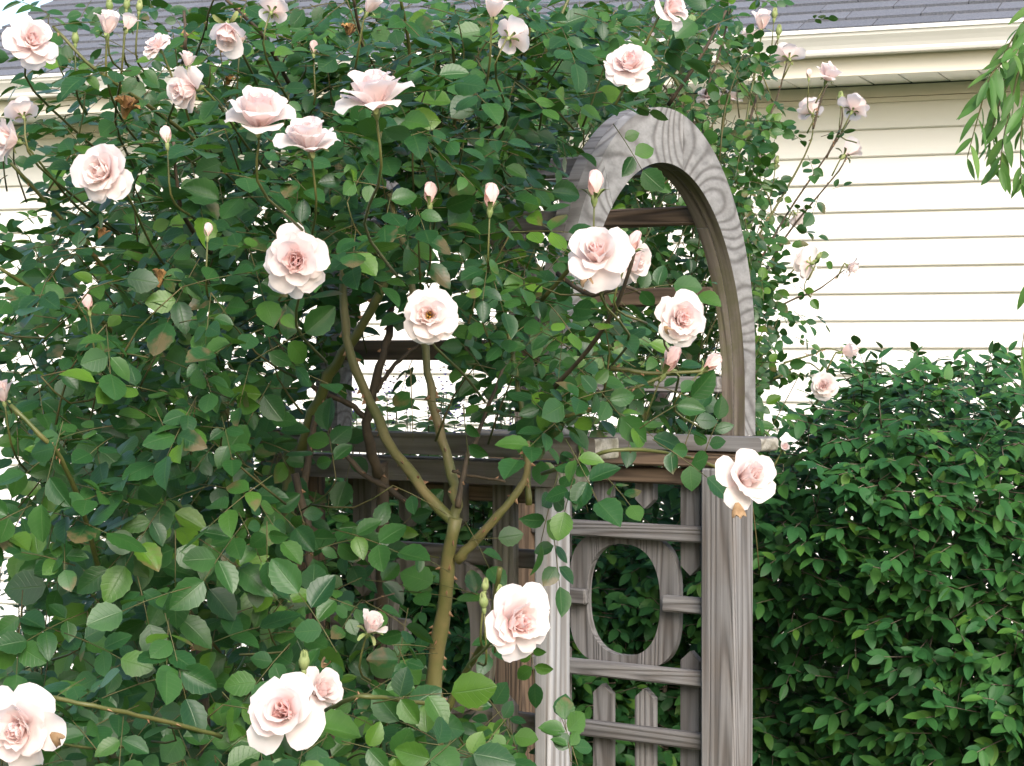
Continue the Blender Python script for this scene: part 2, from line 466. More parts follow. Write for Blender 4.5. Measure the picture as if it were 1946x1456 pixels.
# roof deck and shingles
EY, EZ = -OV - 0.065, SOF + 0.128
roof = empty('roof'); roof.parent = house
roof.location = (0, EY, EZ); roof.rotation_euler = (PT, 0, 0)
LS = (D / 2 - EY) / math.cos(PT)
link('roof_deck', extrude_poly('roof_deck', [(0.01, -0.035), (LS, -0.035), (LS, -0.002), (0.01, -0.002)], X0 - 0.27, X1, M['dark']), roof)
back = MB()
back.add([(X0 - 0.27, D / 2, z_r), (X1, D / 2, z_r), (X1, D + 0.5, SOF), (X0 - 0.27, D + 0.5, SOF)], [(0, 1, 2, 3)])
back.build('roof_back', M['shingle'], house, smooth=False)
SW, SE = 0.305, 0.127
for c in range(16):
    y0 = c * SE
    off = (0.5 if c % 2 else 0.0) * SW + 0.02 * math.sin(c * 1.7)
    x = X0 - 0.26
    first = True
    while x < (2.1 if c < 5 else -1.0):
        w = SW if not first else SW - off if off > 0.01 else SW
        first = False
        bm = MB()
        t0, t1 = 0.012 + rng.uniform(0, 0.002), 0.001
        a, b_ = x + 0.0025, x + w - 0.0025
        y1 = y0 + SE + 0.012
        dy = rng.uniform(-0.002, 0.002)
        bm.add([(0, dy, 0), (b_ - a, dy, 0), (b_ - a, y1 - y0, 0), (0, y1 - y0, 0), (0, dy, t0), (b_ - a, dy, t0), (b_ - a, y1 - y0, t1), (0, y1 - y0, t1)],
               [(0, 3, 2, 1), (4, 5, 6, 7), (0, 1, 5, 4), (1, 2, 6, 5), (2, 3, 7, 6), (3, 0, 4, 7)])
        o = bm.build('shingle', M['shingle'], roof, smooth=False)
        o.location = (a, y0, 0)
        x += w
rest = MB()
rest.add([(X0 - 0.26, 16 * SE, 0.006), (-1.0, 16 * SE, 0.006), (-1.0, 5 * SE + 0.02, 0.006), (2.1, 5 * SE + 0.02, 0.006), (2.1, 0.0, 0.006), (X1, 0.0, 0.006), (X1, LS, 0.006), (X0 - 0.26, LS, 0.006)],
         [(0, 1, 2, 3, 4, 5, 6, 7)])
rest.build('upper_roof_surface', M['shingle'], roof, smooth=False)

# ------------------------------------------------------------------ arbor
AR = math.radians(-35)
PN = (0.084, 4.2)
arbor = empty('garden_arbor', (PN[0], PN[1], 0), AR)
tag(arbor, 'weathered grey wooden garden arbor with arched ends and slatted side panels', 'arbor')


def board(name, r0, r1, a0, a1, z0, z1, mat='wood', grain='x', bevel=0.004, parent=arbor, dz=0.0):
    """box in arbor coordinates; z measured from eye height; grain along the named axis"""
    sr, sa, sz = r1 - r0, a1 - a0, z1 - z0
    c = ((r0 + r1) / 2, (a0 + a1) / 2, EYE + (z0 + z1) / 2)
    if grain == 'x':
        me = bev_box(name, (sr, sa, sz), M[mat], bevel); rot = (0, 0, 0)
    elif grain == 'z':
        me = bev_box(name, (sz, sa, sr), M[mat], bevel); rot = (0, -math.pi / 2, 0)
    else:
        me = bev_box(name, (sa, sr, sz), M[mat], bevel); rot = (0, 0, math.pi / 2)
    o = link(name, me, parent)
    o.location = c; o.rotation_euler = rot
    if dz: o.rotation_euler[1] += dz
    return o


RL = -0.576                       # left pair of posts
FB = -EYE
# posts
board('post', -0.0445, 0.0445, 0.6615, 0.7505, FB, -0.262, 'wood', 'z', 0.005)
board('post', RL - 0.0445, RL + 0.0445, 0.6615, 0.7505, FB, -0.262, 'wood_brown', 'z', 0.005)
board('post', 0.008, 0.046, -0.085, -0.008, FB, -0.260, 'wood_lit', 'z', 0.005)
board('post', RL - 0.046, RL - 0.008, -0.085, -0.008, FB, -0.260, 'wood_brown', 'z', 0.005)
# top plates
def plate(name, r0, r1, a0, a1, z0, z1, mat, rad):
    sa, sz = a1 - a0, z1 - z0
    bm = bmesh.new(); bmesh.ops.create_cube(bm, size=1.0)
    bmesh.ops.scale(bm, vec=(r1 - r0, sa, sz), verts=bm.verts)
    ed = [e for e in bm.edges if abs(e.verts[0].co.y - e.verts[1].co.y) > sa * 0.9]
    bmesh.ops.bevel(bm, geom=ed, offset=rad, segments=4, affect='EDGES', profile=0.5)
    me = bpy.data.meshes.new(name); bm.to_mesh(me); bm.free()
    me.materials.append(M[mat]); me.materials.append(M['end_grain'])
    for p in me.polygons:
        if abs(p.normal.x) > 0.75: p.material_index = 1
    o = link(name, me, arbor); o.location = ((r0 + r1) / 2, (a0 + a1) / 2, EYE + (z0 + z1) / 2)
    return o
plate('top_plate', RL - 0.18, 0.180, -0.128, -0.045, -0.205, -0.163, 'wood_shaded', 0.006)
plate('top_plate', RL - 0.09, 0.094, -0.128, -0.010, -0.259, -0.2155, 'wood_shaded', 0.012)
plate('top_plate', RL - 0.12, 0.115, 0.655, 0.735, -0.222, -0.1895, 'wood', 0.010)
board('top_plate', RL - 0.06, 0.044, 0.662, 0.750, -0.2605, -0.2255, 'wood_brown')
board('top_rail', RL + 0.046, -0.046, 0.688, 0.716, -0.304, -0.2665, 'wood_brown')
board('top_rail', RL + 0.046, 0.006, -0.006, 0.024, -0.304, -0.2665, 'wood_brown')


def picket(r, a, z0, z1, mat, up=True):
    w, t = 0.05, 0.02
    h = z1 - z0
    mb = MB()
    pr = [(-w / 2, 0), (w / 2, 0), (w / 2, h - 0.022), (0, h), (-w / 2, h - 0.022)]
    # local x runs up the picket so that the grain follows it
    vs_ = [(q[1], -t / 2, q[0]) for q in pr] + [(q[1], t / 2, q[0]) for q in pr]
    mb.add(vs_, [(0, 1, 2, 3, 4), (9, 8, 7, 6, 5)] + [(i, i + 5, (i + 1) % 5 + 5, (i + 1) % 5) for i in range(5)])
    o = mb.build('picket', M[mat], arbor, smooth=False)
    o.location = (r, a, EYE + (z0 if up else z1)); o.rotation_euler = (0, -math.pi / 2 if up else math.pi / 2, 0)
    return o


def side_panel(ar, ap, mat, near):
    rl, rr = RL + 0.045, -0.045
    if near: rl, rr = RL - 0.008, 0.008
    for z0, z1 in ((-0.4357, -0.3986), (-0.766, -0.730), (-0.910, -0.873)):
        board('rail', rl, rr, ar - 0.014, ar + 0.014, z0, z1, mat)
    for a, b in ((rl, -0.376), (-0.165, rr)):
        board('rail', a, b, ar - 0.013, ar + 0.013, -0.599, -0.562, mat)
    for r, zt, zb in ((-0.470, -0.69, -0.515), (-0.3465, -0.787, -0.363), (-0.2296, -0.787, -0.366), (-0.106, -0.69, -0.515)):
        picket(r, ap, FB + 0.05, zt, mat, True)
        picket(r, ap, zb, -0.262, mat, False)
    # the oval cut-out board between the rails
    n = 56
    def sup(t, hw, hh, e):
        c, s = math.cos(t), math.sin(t)
        return (hw * abs(c) ** e * (1 if c > 0 else -1), hh * abs(s) ** e * (1 if s > 0 else -1))
    mb = MB(); t = 0.010
    rings = []
    for hw, hh, y, e in ((0.1525, 0.160, -t, 0.62), (0.1015, 0.1315, -t, 0.82), (0.1015, 0.1315, t, 0.82), (0.1525, 0.160, t, 0.62)):
        for i in range(n):
            x_, z_ = sup(2 * math.pi * i / n + 0.001, hw, hh, e)
            rings.append((z_, y, x_))
    fs = []
    for q in range(4):
        for i in range(n):
            j = (i + 1) % n; q2 = (q + 1) % 4
            fs.append((q * n + i, q * n + j, q2 * n + j, q2 * n + i))
    mb.add(rings, fs)
    o = mb.build('oval_ring', M[mat], arbor, smooth=False)
    o.location = (-0.288, ap, EYE - 0.583); o.rotation_euler = (0, -math.pi / 2, 0)


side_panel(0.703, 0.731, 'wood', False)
side_panel(0.012, -0.018, 'wood_shaded', True)
# purlins between the two arches
for a0, z0, z1, mt in ((0.615, 0.286, 0.328, 'wood_brown'), (0.690, 0.107, 0.149, 'wood_brown'), (0.722, -0.093, -0.055, 'wood'),
                       (0.085, 0.246, 0.290, 'wood'), (-0.004, -0.016, 0.026, 'wood_brown'), (0.22, 0.37, 0.41, 'wood'), (0.47, 0.385, 0.425, 'wood')):
    board('purlin', RL + 0.02, -0.0205, a0 - 0.02, a0 + 0.02, z0, z1, mt)

# arched ends: two plies of sawn segments
AC = 0.3675
def arch_pt(th, inner):
    hw, h, z0 = (0.348, 0.493, -0.09) if inner else (0.3975, 0.540, -0.02)
    return AC - hw * math.cos(th), z0 + h * math.sin(th)
def arch_edge(a_from, a_to, inner, n):
    hw = 0.348 if inner else 0.3975
    t0 = math.acos(max(-1, min(1, (AC - a_from) / hw))); t1 = math.acos(max(-1, min(1, (AC - a_to) / hw)))
    return [arch_pt(t, inner) for t in np.linspace(t0, t1, n)]
def seg(name, out_pts, in_pts, r0, r1, mat):
    """strip between outer and inner edge polylines (same count), given thickness; local x across the arch"""
    n = len(out_pts)
    mb = MB(); vs_ = []
    cx = sum(p[0] for p in out_pts + in_pts) / (2 * n); cz = sum(p[1] for p in out_pts + in_pts) / (2 * n)
    for r in (r1, r0):
        for p in out_pts + in_pts: vs_.append((r, p[0] - cx, p[1] - cz))
    m2 = 2 * n; fs = []
    for i in range(n - 1):
        fs.append((i, i + 1, n + i + 1, n + i))
        fs.append((m2 + i + 1, m2 + i, m2 + n + i, m2 + n + i + 1))
        fs.append((i + 1, i, m2 + i, m2 + i + 1))
        fs.append((n + i, n + i + 1, m2 + n + i + 1, m2 + n + i))
    fs.append((0, n, m2 + n, m2)); fs.append((n - 1, m2 + n - 1, m2 + m2 - 1, m2 - 1))
    mb.add(vs_, fs)
    me = mb.mesh(name, M[mat], False)
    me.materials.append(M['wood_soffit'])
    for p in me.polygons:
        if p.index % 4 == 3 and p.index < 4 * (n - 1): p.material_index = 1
    o = link(name, me, arbor); o.location = (0, cx, EYE + cz)
    return o
def arch(rc, face_front):
    zb_n, zb_f = -0.1625, -0.189
    for ply, (r0, r1, jl, jr) in enumerate(((rc + 0.0105, rc + 0.040, 0.135, 0.4386), (rc - 0.020, rc + 0.0095, 0.25, 0.60))):
        mt = ('wood_arch' if ply == 0 else 'wood') if face_front else 'wood'
        g = 0.0006
        # left leg piece, apex piece, right leg piece
        n = 34
        lo = [(AC - 0.3975, zb_n)] + arch_edge(AC - 0.3975, jl - 0.02, False, n); li = [(AC - 0.348, zb_n)] + arch_edge(AC - 0.348, jl + 0.02, True, n)
        seg('arch_segment', lo, li, r0, r1, mt)
        seg('arch_segment', arch_edge(jl - 0.02 + g, jr - g, False, 40), arch_edge(jl + 0.02 + g, jr - g, True, 40), r0, r1, mt)
        ro = arch_edge(jr + g, AC + 0.3975, False, n) + [(AC + 0.3975, zb_f)]; ri = arch_edge(jr + g, AC + 0.348, True, n) + [(AC + 0.348, zb_f)]
        seg('arch_segment', ro, ri, r0, r1, mt)
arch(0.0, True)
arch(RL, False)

# ------------------------------------------------------------------ leaves
def leaf_template(length_n, side_n, width, fold, curl, tip=1.0, serr=0.0, base_w=0.0):
    """unit leaf along +x, normal +z. columns along x; rows edge-mid-edge"""
    xs = np.linspace(0, 1, length_n)
    prof = np.sin(np.pi * xs ** (0.85 if tip >= 1 else 0.7)) ** (0.75)
    prof[0] = base_w; prof[-1] = 0
    vs_, cs = [], []
    for i, x in enumerate(xs):
        zc = -curl * x * x
        ser = serr * (1 if i % 2 else -1) if 0 < i < length_n - 1 else 0
        for k in range(-side_n, side_n + 1):
            u = k / side_n
            w = width * 0.5 * prof[i] * u
            if abs(k) == side_n: w *= 1 + ser
            vs_.append((x + (0.02 * ser if abs(k) == side_n else 0), w, zc + abs(w) * fold - 0.25 * fold * w * w / width * 2))
            cs.append((0, abs(u), x, 1))
    row = 2 * side_n + 1
    fs = []
    for i in range(length_n - 1):
        for k in range(row - 1):
            a = i * row + k
            fs.append((a, a + row, a + row + 1, a + 1))
    return np.array(vs_), np.array(fs), np.array(cs)


def place(tmpl, pos, xdir, nor, scale):
    """arrays of leaves: vertices (n, v, 3)"""
    v = tmpl
    x = nrm(xdir); y = nrm(np.cross(nor, x)); z = np.cross(x, y)
    B = np.stack([x, y, z], axis=-1)                      # columns
    return pos[:, None, :] + scale[:, None, None] * np.einsum('vj,nij->nvi', v, B), B


ROSE_T = [leaf_template(6, 1, w, f, c) for w, f, c in ((0.78, 0.25, 0.12), (0.70, 0.42, 0.22), (0.84, 0.12, 0.06), (0.66, 0.60, 0.05), (0.76, -0.15, 0.15), (0.62, 0.3, 0.3))]
ROSE_D = [leaf_template(11, 2, w, f, c, serr=0.045) for w, f, c in ((0.78, 0.24, 0.12), (0.72, 0.40, 0.22), (0.84, 0.12, 0.06), (0.68, 0.55, 0.04), (0.80, -0.15, 0.15), (0.64, 0.3, 0.28), (0.74, 0.7, 0.1))]
HEDGE_T = [leaf_template(6, 1, w, f, c) for w, f, c in ((0.46, 0.25, 0.18), (0.52, 0.15, 0.28), (0.42, 0.4, 0.1))]
NARROW_T = [leaf_template(6, 1, w, f, c) for w, f, c in ((0.25, 0.35, 0.15), (0.21, 0.2, 0.3), (0.28, 0.3, -0.1))]


class LeafSet:
    def __init__(self): self.p, self.x, self.n, self.s, self.r, self.cur = [], [], [], [], [], 0.5

    def tint(self): self.cur = rng.random()

    def add(self, p, x, n, s):
        self.p.append(np.asarray(p, float)); self.x.append(np.asarray(x, float)); self.n.append(np.asarray(n, float)); self.s.append(float(s)); self.r.append(min(0.999, max(0.0, self.cur + rng.normal(0, 0.16))))

    def finish(self, root, loc, mat, tm, td, n_obj, name='leaf', mass='foliage', wfac=0.7):
        p, x, n, s = map(np.array, (self.p, self.x, self.n, self.s))
        ctr = p + nrm(x) * s[:, None] * 0.5
        px, py, d = proj(ctr)
        view = nrm(ctr - np.array([0, 0, EYE]))
        area = s * s * wfac * (0.25 + np.abs((nrm(n) * view).sum(1))) * (F / d) ** 2
        inside = (px > -20) & (px < W + 20) & (py > -20) & (py < H + 20)
        # which leaves show: a coarse depth buffer over the picture
        G = 12.0
        buf = np.zeros((int(H / G) + 8, int(W / G) + 8), bool)
        vis = np.zeros(len(p), bool)
        for i in np.argsort(d):
            if not inside[i]: continue
            cx, cy = int(px[i] / G) + 3, int(py[i] / G) + 3
            if cx < 1 or cy < 1 or cx >= buf.shape[1] - 1 or cy >= buf.shape[0] - 1: continue
            if buf[cy, cx]: continue
            vis[i] = True
            rr = max(1, int(math.sqrt(area[i]) * 0.32 / G))
            buf[max(0, cy - rr):cy + rr + 1, max(0, cx - rr):cx + rr + 1] = True
        order = np.argsort(-(area * vis))
        single = [i for i in order[:n_obj] if vis[i]]
        inv = Matrix.Translation(-Vector(loc))
        meshes = []
        for t in td:
            b = MB(); b.add(*t); meshes.append(b.mesh(name, mat))
        for i in single:
            k = int(rng.integers(len(td)))
            xx = nrm(x[i]); yy = nrm(np.cross(n[i], xx)); zz = np.cross(xx, yy)
            o = link(name, meshes[k], root, inv)
            mw = Matrix.Identity(4)
            for r in range(3):
                mw[r][0], mw[r][1], mw[r][2], mw[r][3] = xx[r] * s[i], yy[r] * s[i], zz[r] * s[i], p[i][r]
            o.matrix_basis = mw
        rest = np.setdiff1d(np.arange(len(p)), np.array(single, int))
        b = MB()
        kind = rng.integers(len(tm), size=len(rest))
        for k, t in enumerate(tm):
            idx = rest[kind == k]
            if not len(idx): continue
            vv, _ = place(t[0], p[idx], x[idx], n[idx], s[idx])
            nv = len(t[0])
            f = (t[1][None] + (np.arange(len(idx)) * nv)[:, None, None]).reshape(-1, t[1].shape[1])
            c = np.tile(t[2][None], (len(idx), 1, 1)); c[:, :, 0] = np.array(self.r)[idx][:, None]
            b.add(vv.reshape(-1, 3), f, c.reshape(-1, 4))
        if len(rest):
            tag(b.build(mass, mat, root, inv), kind='stuff')
        return len(p)


UP = np.array([0, 0, 1.0])


def rose_spray(ls, tw, p, n, d, L, five=True):
    """a compound rose leaf: five leaflets on a stalk"""
    ls.tint()
    d = nrm(d - n * np.dot(d, n)); side = np.cross(n, d)
    rl = L * (2.0 if five else 1.3)
    pts = [p + d * rl * t - UP * 0.12 * rl * t * t for t in (0, 0.35, 0.7, 1.0)]
    if ls is ls0:
        for q_ in (0, 2, 3):
            c_ = proj(pts[q_])
            if near_bloom(c_[0], c_[1], c_[2], 0.5): return
    tube(tw, pts, [0.0009, 0.0008, 0.0007, 0.0006], 4)
    def jit(v, a): return nrm(v + rng.normal(0, a, 3))
    def put(q, x, nn, s):
        c = proj(q + x * s * 0.5)
        if ls is ls0 and (near_bloom(c[0], c[1], c[2], 0.56) or (c[2] < 3.75 and near_cane(c[0], c[1], 34, 3))): return
        ls.add(q, x, nn, s)
    put(pts[3], jit(d, 0.18), jit(n, 0.32), L * rng.uniform(0.95, 1.15))
    for q, sc in (((2, 0.9), (1, 0.72)) if five else ((1, 0.85),)):
        for sd in (-1, 1):
            if rng.random() < 0.06: continue
            dd = d * 0.55 + side * sd * 0.85
            put(pts[q] + side * sd * 0.002, jit(dd, 0.22), jit(n, 0.36), L * sc * rng.uniform(0.9, 1.1))


# blooms, listed first because the foliage keeps clear of them: px, py, width px, style, facing (right, up, towards viewer), plant
BLOOMS = [
    (62, 75, 104, 'full', (0.35, 0.35, 0.85), 0), (205, 43, 50, 'half', (0.1, 0.95, 0.25), 0), (246, 42, 36, 'half', (0.3, 0.9, -0.1), 0),
    (298, 84, 66, 'full', (-0.3, 0.7, 0.5), 0), (357, 112, 34, 'half', (0.1, 0.9, 0.2), 0), (356, 170, 98, 'cup', (-0.75, -0.05, 0.6), 0),
    (432, 62, 66, 'half', (0.1, -0.5, 0.6), 0), (492, 218, 142, 'cup', (0.1, 0.85, 0.52), 0), (588, 266, 128, 'cup', (-0.1, 0.92, 0.4), 0),
    (712, 180, 146, 'cup', (-0.1, 0.93, 0.35), 0), (193, 327, 128, 'full', (-0.35, 0.1, 0.8), 0), (562, 496, 132, 'full', (0.05, 0.12, 0.97), 0),
    (815, 598, 120, 'stamen', (0.02, 0.15, 0.97), 0), (1135, 482, 128, 'cup', (-0.15, 0.4, 0.85), 0), (1200, 497, 92, 'cup', (0.7, -0.15, 0.6), 0),
    (1295, 605, 112, 'full', (0.35, 0.05, 0.85), 0), (1196, 118, 112, 'full', (0.05, 0.55, 0.8), 0), (1275, 15, 84, 'cup', (0.55, 0.5, 0.4), 0),
    (975, 66, 72, 'cup', (0.2, 0.3, -0.5), 0), (520, 16, 66, 'cup', (0.2, 0.6, -0.5), 0), (938, 12, 50, 'half', (0.1, 0.9, 0.2), 0), (705, 6, 46, 'half', (0.3, 0.6, 0.2), 0),
    (1420, 905, 122, 'cup', (0.45, 0.35, 0.8), 0), (985, 1182, 150, 'full', (0.5, 0.1, 0.75), 0), (538, 1352, 150, 'cup', (-0.05, 0.3, 0.9), 0), (608, 1312, 92, 'cup', (0.6, 0.45, 0.5), 0),
    (35, 1385, 170, 'full', (-0.15, 0.1, 0.95), 0), (707, 1185, 56, 'half', (0.25, 0.75, 0.5), 0), (4, 745, 44, 'half', (-0.2, 0.95, 0.2), 0),
    (18, 265, 84, 'cup', (-0.6, 0.2, 0.4), 0), (42, 212, 66, 'cup', (-0.2, 0.6, -0.3), 0),
    (1448, 40, 40, 'half', (0.1, 0.95, 0.2), 1), (1424, 68, 44, 'cup', (-0.3, 0.7, -0.4), 1), (1497, 104, 60, 'cup', (-0.1, 0.6, -0.5), 1),
    (1574, 143, 62, 'cup', (0.2, 0.9, 0.25), 1), (1540, 208, 56, 'cup', (-0.2, 0.7, -0.4), 1), (1624, 202, 62, 'cup', (0.4, 0.75, -0.3), 1),
    (1616, 283, 42, 'half', (0.6, 0.6, -0.2), 1), (1452, 298, 44, 'cup', (0.2, 0.6, -0.5), 1), (1347, 178, 52, 'full', (-0.2, 0.6, 0.4), 1), (1390, 184, 42, 'cup', (0.3, 0.7, 0.3), 1),
    (1517, 412, 46, 'cup', (0.5, -0.5, -0.3), 1), (1532, 500, 62, 'cup', (-0.4, 0.1, -0.6), 1), (1618, 508, 40, 'cup', (0.6, -0.4, 0.1), 1), (1614, 666, 34, 'half', (0.8, 0.2, 0.2), 1),
    (1565, 733, 58, 'full', (-0.25, 0.1, 0.95), 1), (1252, 757, 44, 'half', (0.1, 0.6, 0.7), 1), (1301, 950, 26, 'half', (0.2, 0.7, 0.6), 1), (1491, 850, 20, 'half', (0.2, 0.6, 0.7), 1), (1238, 78, 34, 'half', (0.1, 0.9, 0.2), 1),
]
BUDS = [  # px, py, height px, lean (right, up, toward), depth, colour 0 pink .. 1 green
    (817, 371, 36, (0, 1, 0.1), 3.1, 0), (932, 377, 42, (0.05, 1, 0.1), 3.1, 0), (1130, 354, 44, (0.02, 1, 0.1), 3.15, 0), (1204, 464, 38, (0.35, 0.9, 0.1), 3.05, 0),
    (1273, 688, 48, (0.45, 0.85, 0.1), 3.3, 0), (1350, 692, 36, (0.7, 0.6, 0.1), 3.3, 0), (167, 578, 28, (-0.15, 1, 0.1), 3.0, 0), (395, 440, 24, (0.05, 1, 0), 3.0, 0.5),
    (316, 260, 30, (-0.1, 1, 0), 3.0, 0.5), (578, 1256, 36, (0.05, 1, 0.1), 2.8, 1), (919, 1142, 30, (-0.05, 1, 0.1), 2.95, 1), (949, 1123, 22, (0.1, 1, 0.1), 2.95, 1), (922, 1112, 24, (0.1, 1, 0.1), 2.95, 1),
    (143, 72, 24, (0, 1, 0), 3.4, 1), (208, 10, 24, (0, 1, 0), 3.5, 1), (241, 8, 22, (0.1, 1, 0), 3.5, 1), (265, 12, 22, (0.1, 1, 0), 3.5, 1), (457, 76, 26, (0.1, 1, 0), 3.3, 0.5), (596, 92, 22, (0, 1, 0), 3.3, 0.5),
    (1472, 26, 20, (0.1, 1, 0), 5.4, 1), (1480, 58, 20, (0.1, 1, 0), 5.4, 1), (1598, 186, 22, (0, 1, 0), 5.4, 1), (1537, 142, 16, (0, 1, 0), 5.4, 0.5), (1556, 487, 16, (0.5, 0.8, 0), 5.4, 1), (1476, 305, 16, (0.2, 1, 0), 5.4, 1),
]
ROSE_LOC = P(845, 1456, 3.75); ROSE_LOC.z = 0
ROSE2_LOC = P(1385, 1456, 5.3); ROSE2_LOC.z = 0
rose = empty('climbing_rose', ROSE_LOC)
tag(rose, 'large pale pink climbing rose with glossy leaves sprawling over the near side of the arbor', 'rose bush', 'climbing roses on the arbor')
rose2 = empty('climbing_rose', ROSE2_LOC)
tag(rose2, 'smaller flowered climbing rose growing up behind the arch beside the hedge', 'rose bush', 'climbing roses on the arbor')
ROOTS = [(rose, ROSE_LOC), (rose2, ROSE2_LOC)]
INV = [Matrix.Translation(-ROSE_LOC), Matrix.Translation(-ROSE2_LOC)]


def bloom_depth(w, plant, px, py):
    return float(np.clip(F * 0.090 / w, 2.45, 3.15)) if plant == 0 else float(np.clip(F * 0.080 / w, 5.0, 5.6)) if not (px > 1450 and py > 640) else 4.85


BL = []
for (px, py, w, st, fc, pl) in BLOOMS:
    d = bloom_depth(w, pl, px, py)
    BL.append((px, py, w, st, np.array([fc[0], -fc[2], fc[1]], float), pl, d))

FRONT = """
2345787788877520
2556789999985200
3567889999961000
46789999998200
4689998766530
578998866673 31
6789876456742 1
7888861026764 1
78997410246731
5899951012455 2
279985212322
16888532232
2566554433 1
366666543 31
4788766664
58888777752
"""
FRONT = [r for r in FRONT.strip('\n').split('\n')]
FRONT = [[(0 if c == ' ' else int(c)) for c in r.ljust(20)] for r in FRONT]
BACK = {0: {9: 4, 10: 4, 11: 4, 12: 5, 13: 6, 14: 6, 15: 2}, 1: {8: 4, 9: 5, 10: 5, 11: 5, 12: 7, 13: 8, 14: 7, 15: 1.5}, 2: {7: 4, 8: 5, 9: 6, 10: 7, 11: 7, 12: 8, 13: 8, 14: 8, 15: 1.5}, 3: {6: 4, 8: 6, 9: 7, 10: 8, 11: 9, 12: 9, 13: 9, 14: 9, 15: 1.2},
        4: {8: 6, 9: 7, 10: 7, 11: 7, 12: 7, 13: 7, 14: 9, 15: 1.2}, 5: {12: 7, 13: 6, 14: 9, 15: 1.5}, 6: {11: 5, 12: 6, 13: 6, 14: 9, 15: 2.2}, 7: {11: 5, 12: 7, 13: 7, 14: 9, 15: 1.8, 16: 0.6}, 8: {11: 5, 12: 8, 13: 9, 14: 8, 15: 2, 16: 0.5}, 9: {13: 2, 14: 3}}


def in_arch_view(px, py):
    """the arch face, its right leg and the lower panel stay in view past the near foliage"""
    if py < 450 and px > 1055 and py > 185:
        q = ((px - 1245) / 165.0) ** 2 + ((py - 445) / 245.0) ** 2
        if q < 1.35: return True
    if px > 1355 and 380 < py < 1456: return True
    if px > 1085 and py > 885: return True
    if px > 1012 and py > 930: return True
    if 1115 < px < 1190 and 818 < py < 930: return True
    if 1045 < px < 1135 and 872 < py < 935: return True
    if px > 1180 and py > 815: return True
    return False


ls0, ls1 = LeafSet(), LeafSet()
tw0, tw1 = MB(), MB()
CW, CH = W / 20, H / 16


def near_bloom(px, py, d, k=0.62):
    for b in BL:
        if d < b[6] + 0.04 and ((px - b[0]) ** 2 + (py - b[1]) ** 2) < max(k * b[2], 42 if b[5] == 0 else 0) ** 2: return True
    for b in BUDS:
        if d < b[4] + 0.04 and ((px - b[0]) ** 2 + (py - b[1]) ** 2) < (0.8 * b[2]) ** 2: return True
    return False


CLEAR = [[(826, 1290), (845, 1130), (866, 985), (800, 925), (745, 850), (695, 745), (661, 655), (655, 560)], [(866, 985), (842, 840), (815, 700)], [(868, 1065), (905, 1025), (975, 950)], [(575, 850), (610, 750), (660, 660), (715, 575)], [(615, 790), (690, 900), (790, 970)], [(640, 665), (850, 665)], [(600, 840), (900, 850)], [(720, 900), (698, 815), (735, 650)]]


def near_cane(px, py, rad=62, first=99):
    for c in CLEAR[:first]:
        for (ax, ay), (bx, by) in zip(c[:-1], c[1:]):
            dx, dy = bx - ax, by - ay
            t = max(0, min(1, ((px - ax) * dx + (py - ay) * dy) / (dx * dx + dy * dy)))
            if math.hypot(px - ax - t * dx, py - ay - t * dy) < rad: return True
    return False


def front_depth(px, py):
    near = 2.95 + 0.25 * max(0, 1 - py / 500.0) - 0.35 * max(0, (py - 1000) / 456.0)
    if px > 900: near += 0.15
    far = 4.15 if px > 520 else 4.7
    if 560 < px < 1000 and 560 < py < 1250: near += 0.35; far = 4.0
    return near, far


for row in range(16):
    for col in range(20):
        dens = FRONT[row][col]
        cnt = dens * 1.25 + (dens > 6) * 2.0
        n_s = int(cnt) + (rng.random() < cnt % 1)
        for _ in range(n_s):
            px, py = (col + rng.random()) * CW, (row + rng.random()) * CH
            nr, fr = front_depth(px, py)
            d = nr + (fr - nr) * rng.random() ** 1.25
            if in_arch_view(px, py) or near_bloom(px, py, d) or (d < 3.9 and near_cane(px, py) and rng.random() < 0.9): continue
            p = np.array(P(px, py, d))
            tu = min(1.0, max(0.0, (1000 - py) / 700.0))
            n = nrm(UP * (0.68 + 0.42 * tu) + np.array([0, -0.80 + 0.38 * tu, 0]) + rng.normal(0, 0.36, 3))
            dr = nrm(np.array([rng.normal(), -0.35 + rng.normal() * 0.5, -0.25 + rng.normal() * 0.6]))
            L = rng.uniform(0.029, 0.053) * (1.0 + 0.22 * min(1.0, max(0.0, (py - 700) / 400.0)))
            tip = proj(p + dr * L * 2.6)
            if in_arch_view(tip[0], tip[1]) or near_bloom(tip[0], tip[1], d, 0.5): continue
            rose_spray(ls0, tw0, p, n, dr, L, rng.random() < 0.75)
            if rng.random() < 0.16:
                q = p + np.array([rng.normal(0, 0.07), rng.uniform(0.05, 0.2), -rng.uniform(0.02, 0.16)])
                qp = proj(q)
                if in_arch_view(qp[0], qp[1]): continue
                tube(tw0, spline([p, (p + q) / 2 + rng.normal(0, 0.015, 3), q], 5), np.linspace(0.0011, 0.0020, 5), 4)
for row in range(16):
    for col in range(12):
        dens = FRONT[row][col]
        if dens < 5: continue
        for _ in range(int((dens - 3.5) * 3.0)):
            px, py = (col + rng.random()) * CW, (row + rng.random()) * CH
            d = rng.uniform(4.0, 4.9) if px < 520 else rng.uniform(3.9, 4.3)
            if in_arch_view(px, py): continue
            p = np.array(P(px, py, d))
            tu = min(1.0, max(0.0, (1000 - py) / 700.0))
            n = nrm(UP * (0.68 + 0.42 * tu) + np.array([0, -0.80 + 0.38 * tu, 0]) + rng.normal(0, 0.36, 3))
            dr = nrm(np.array([rng.normal(), -0.35 + rng.normal() * 0.5, -0.25 + rng.normal() * 0.6]))
            tip = proj(p + dr * 0.1)
            if in_arch_view(tip[0], tip[1]): continue
            rose_spray(ls0, tw0, p, n, dr, rng.uniform(0.036, 0.048), True)
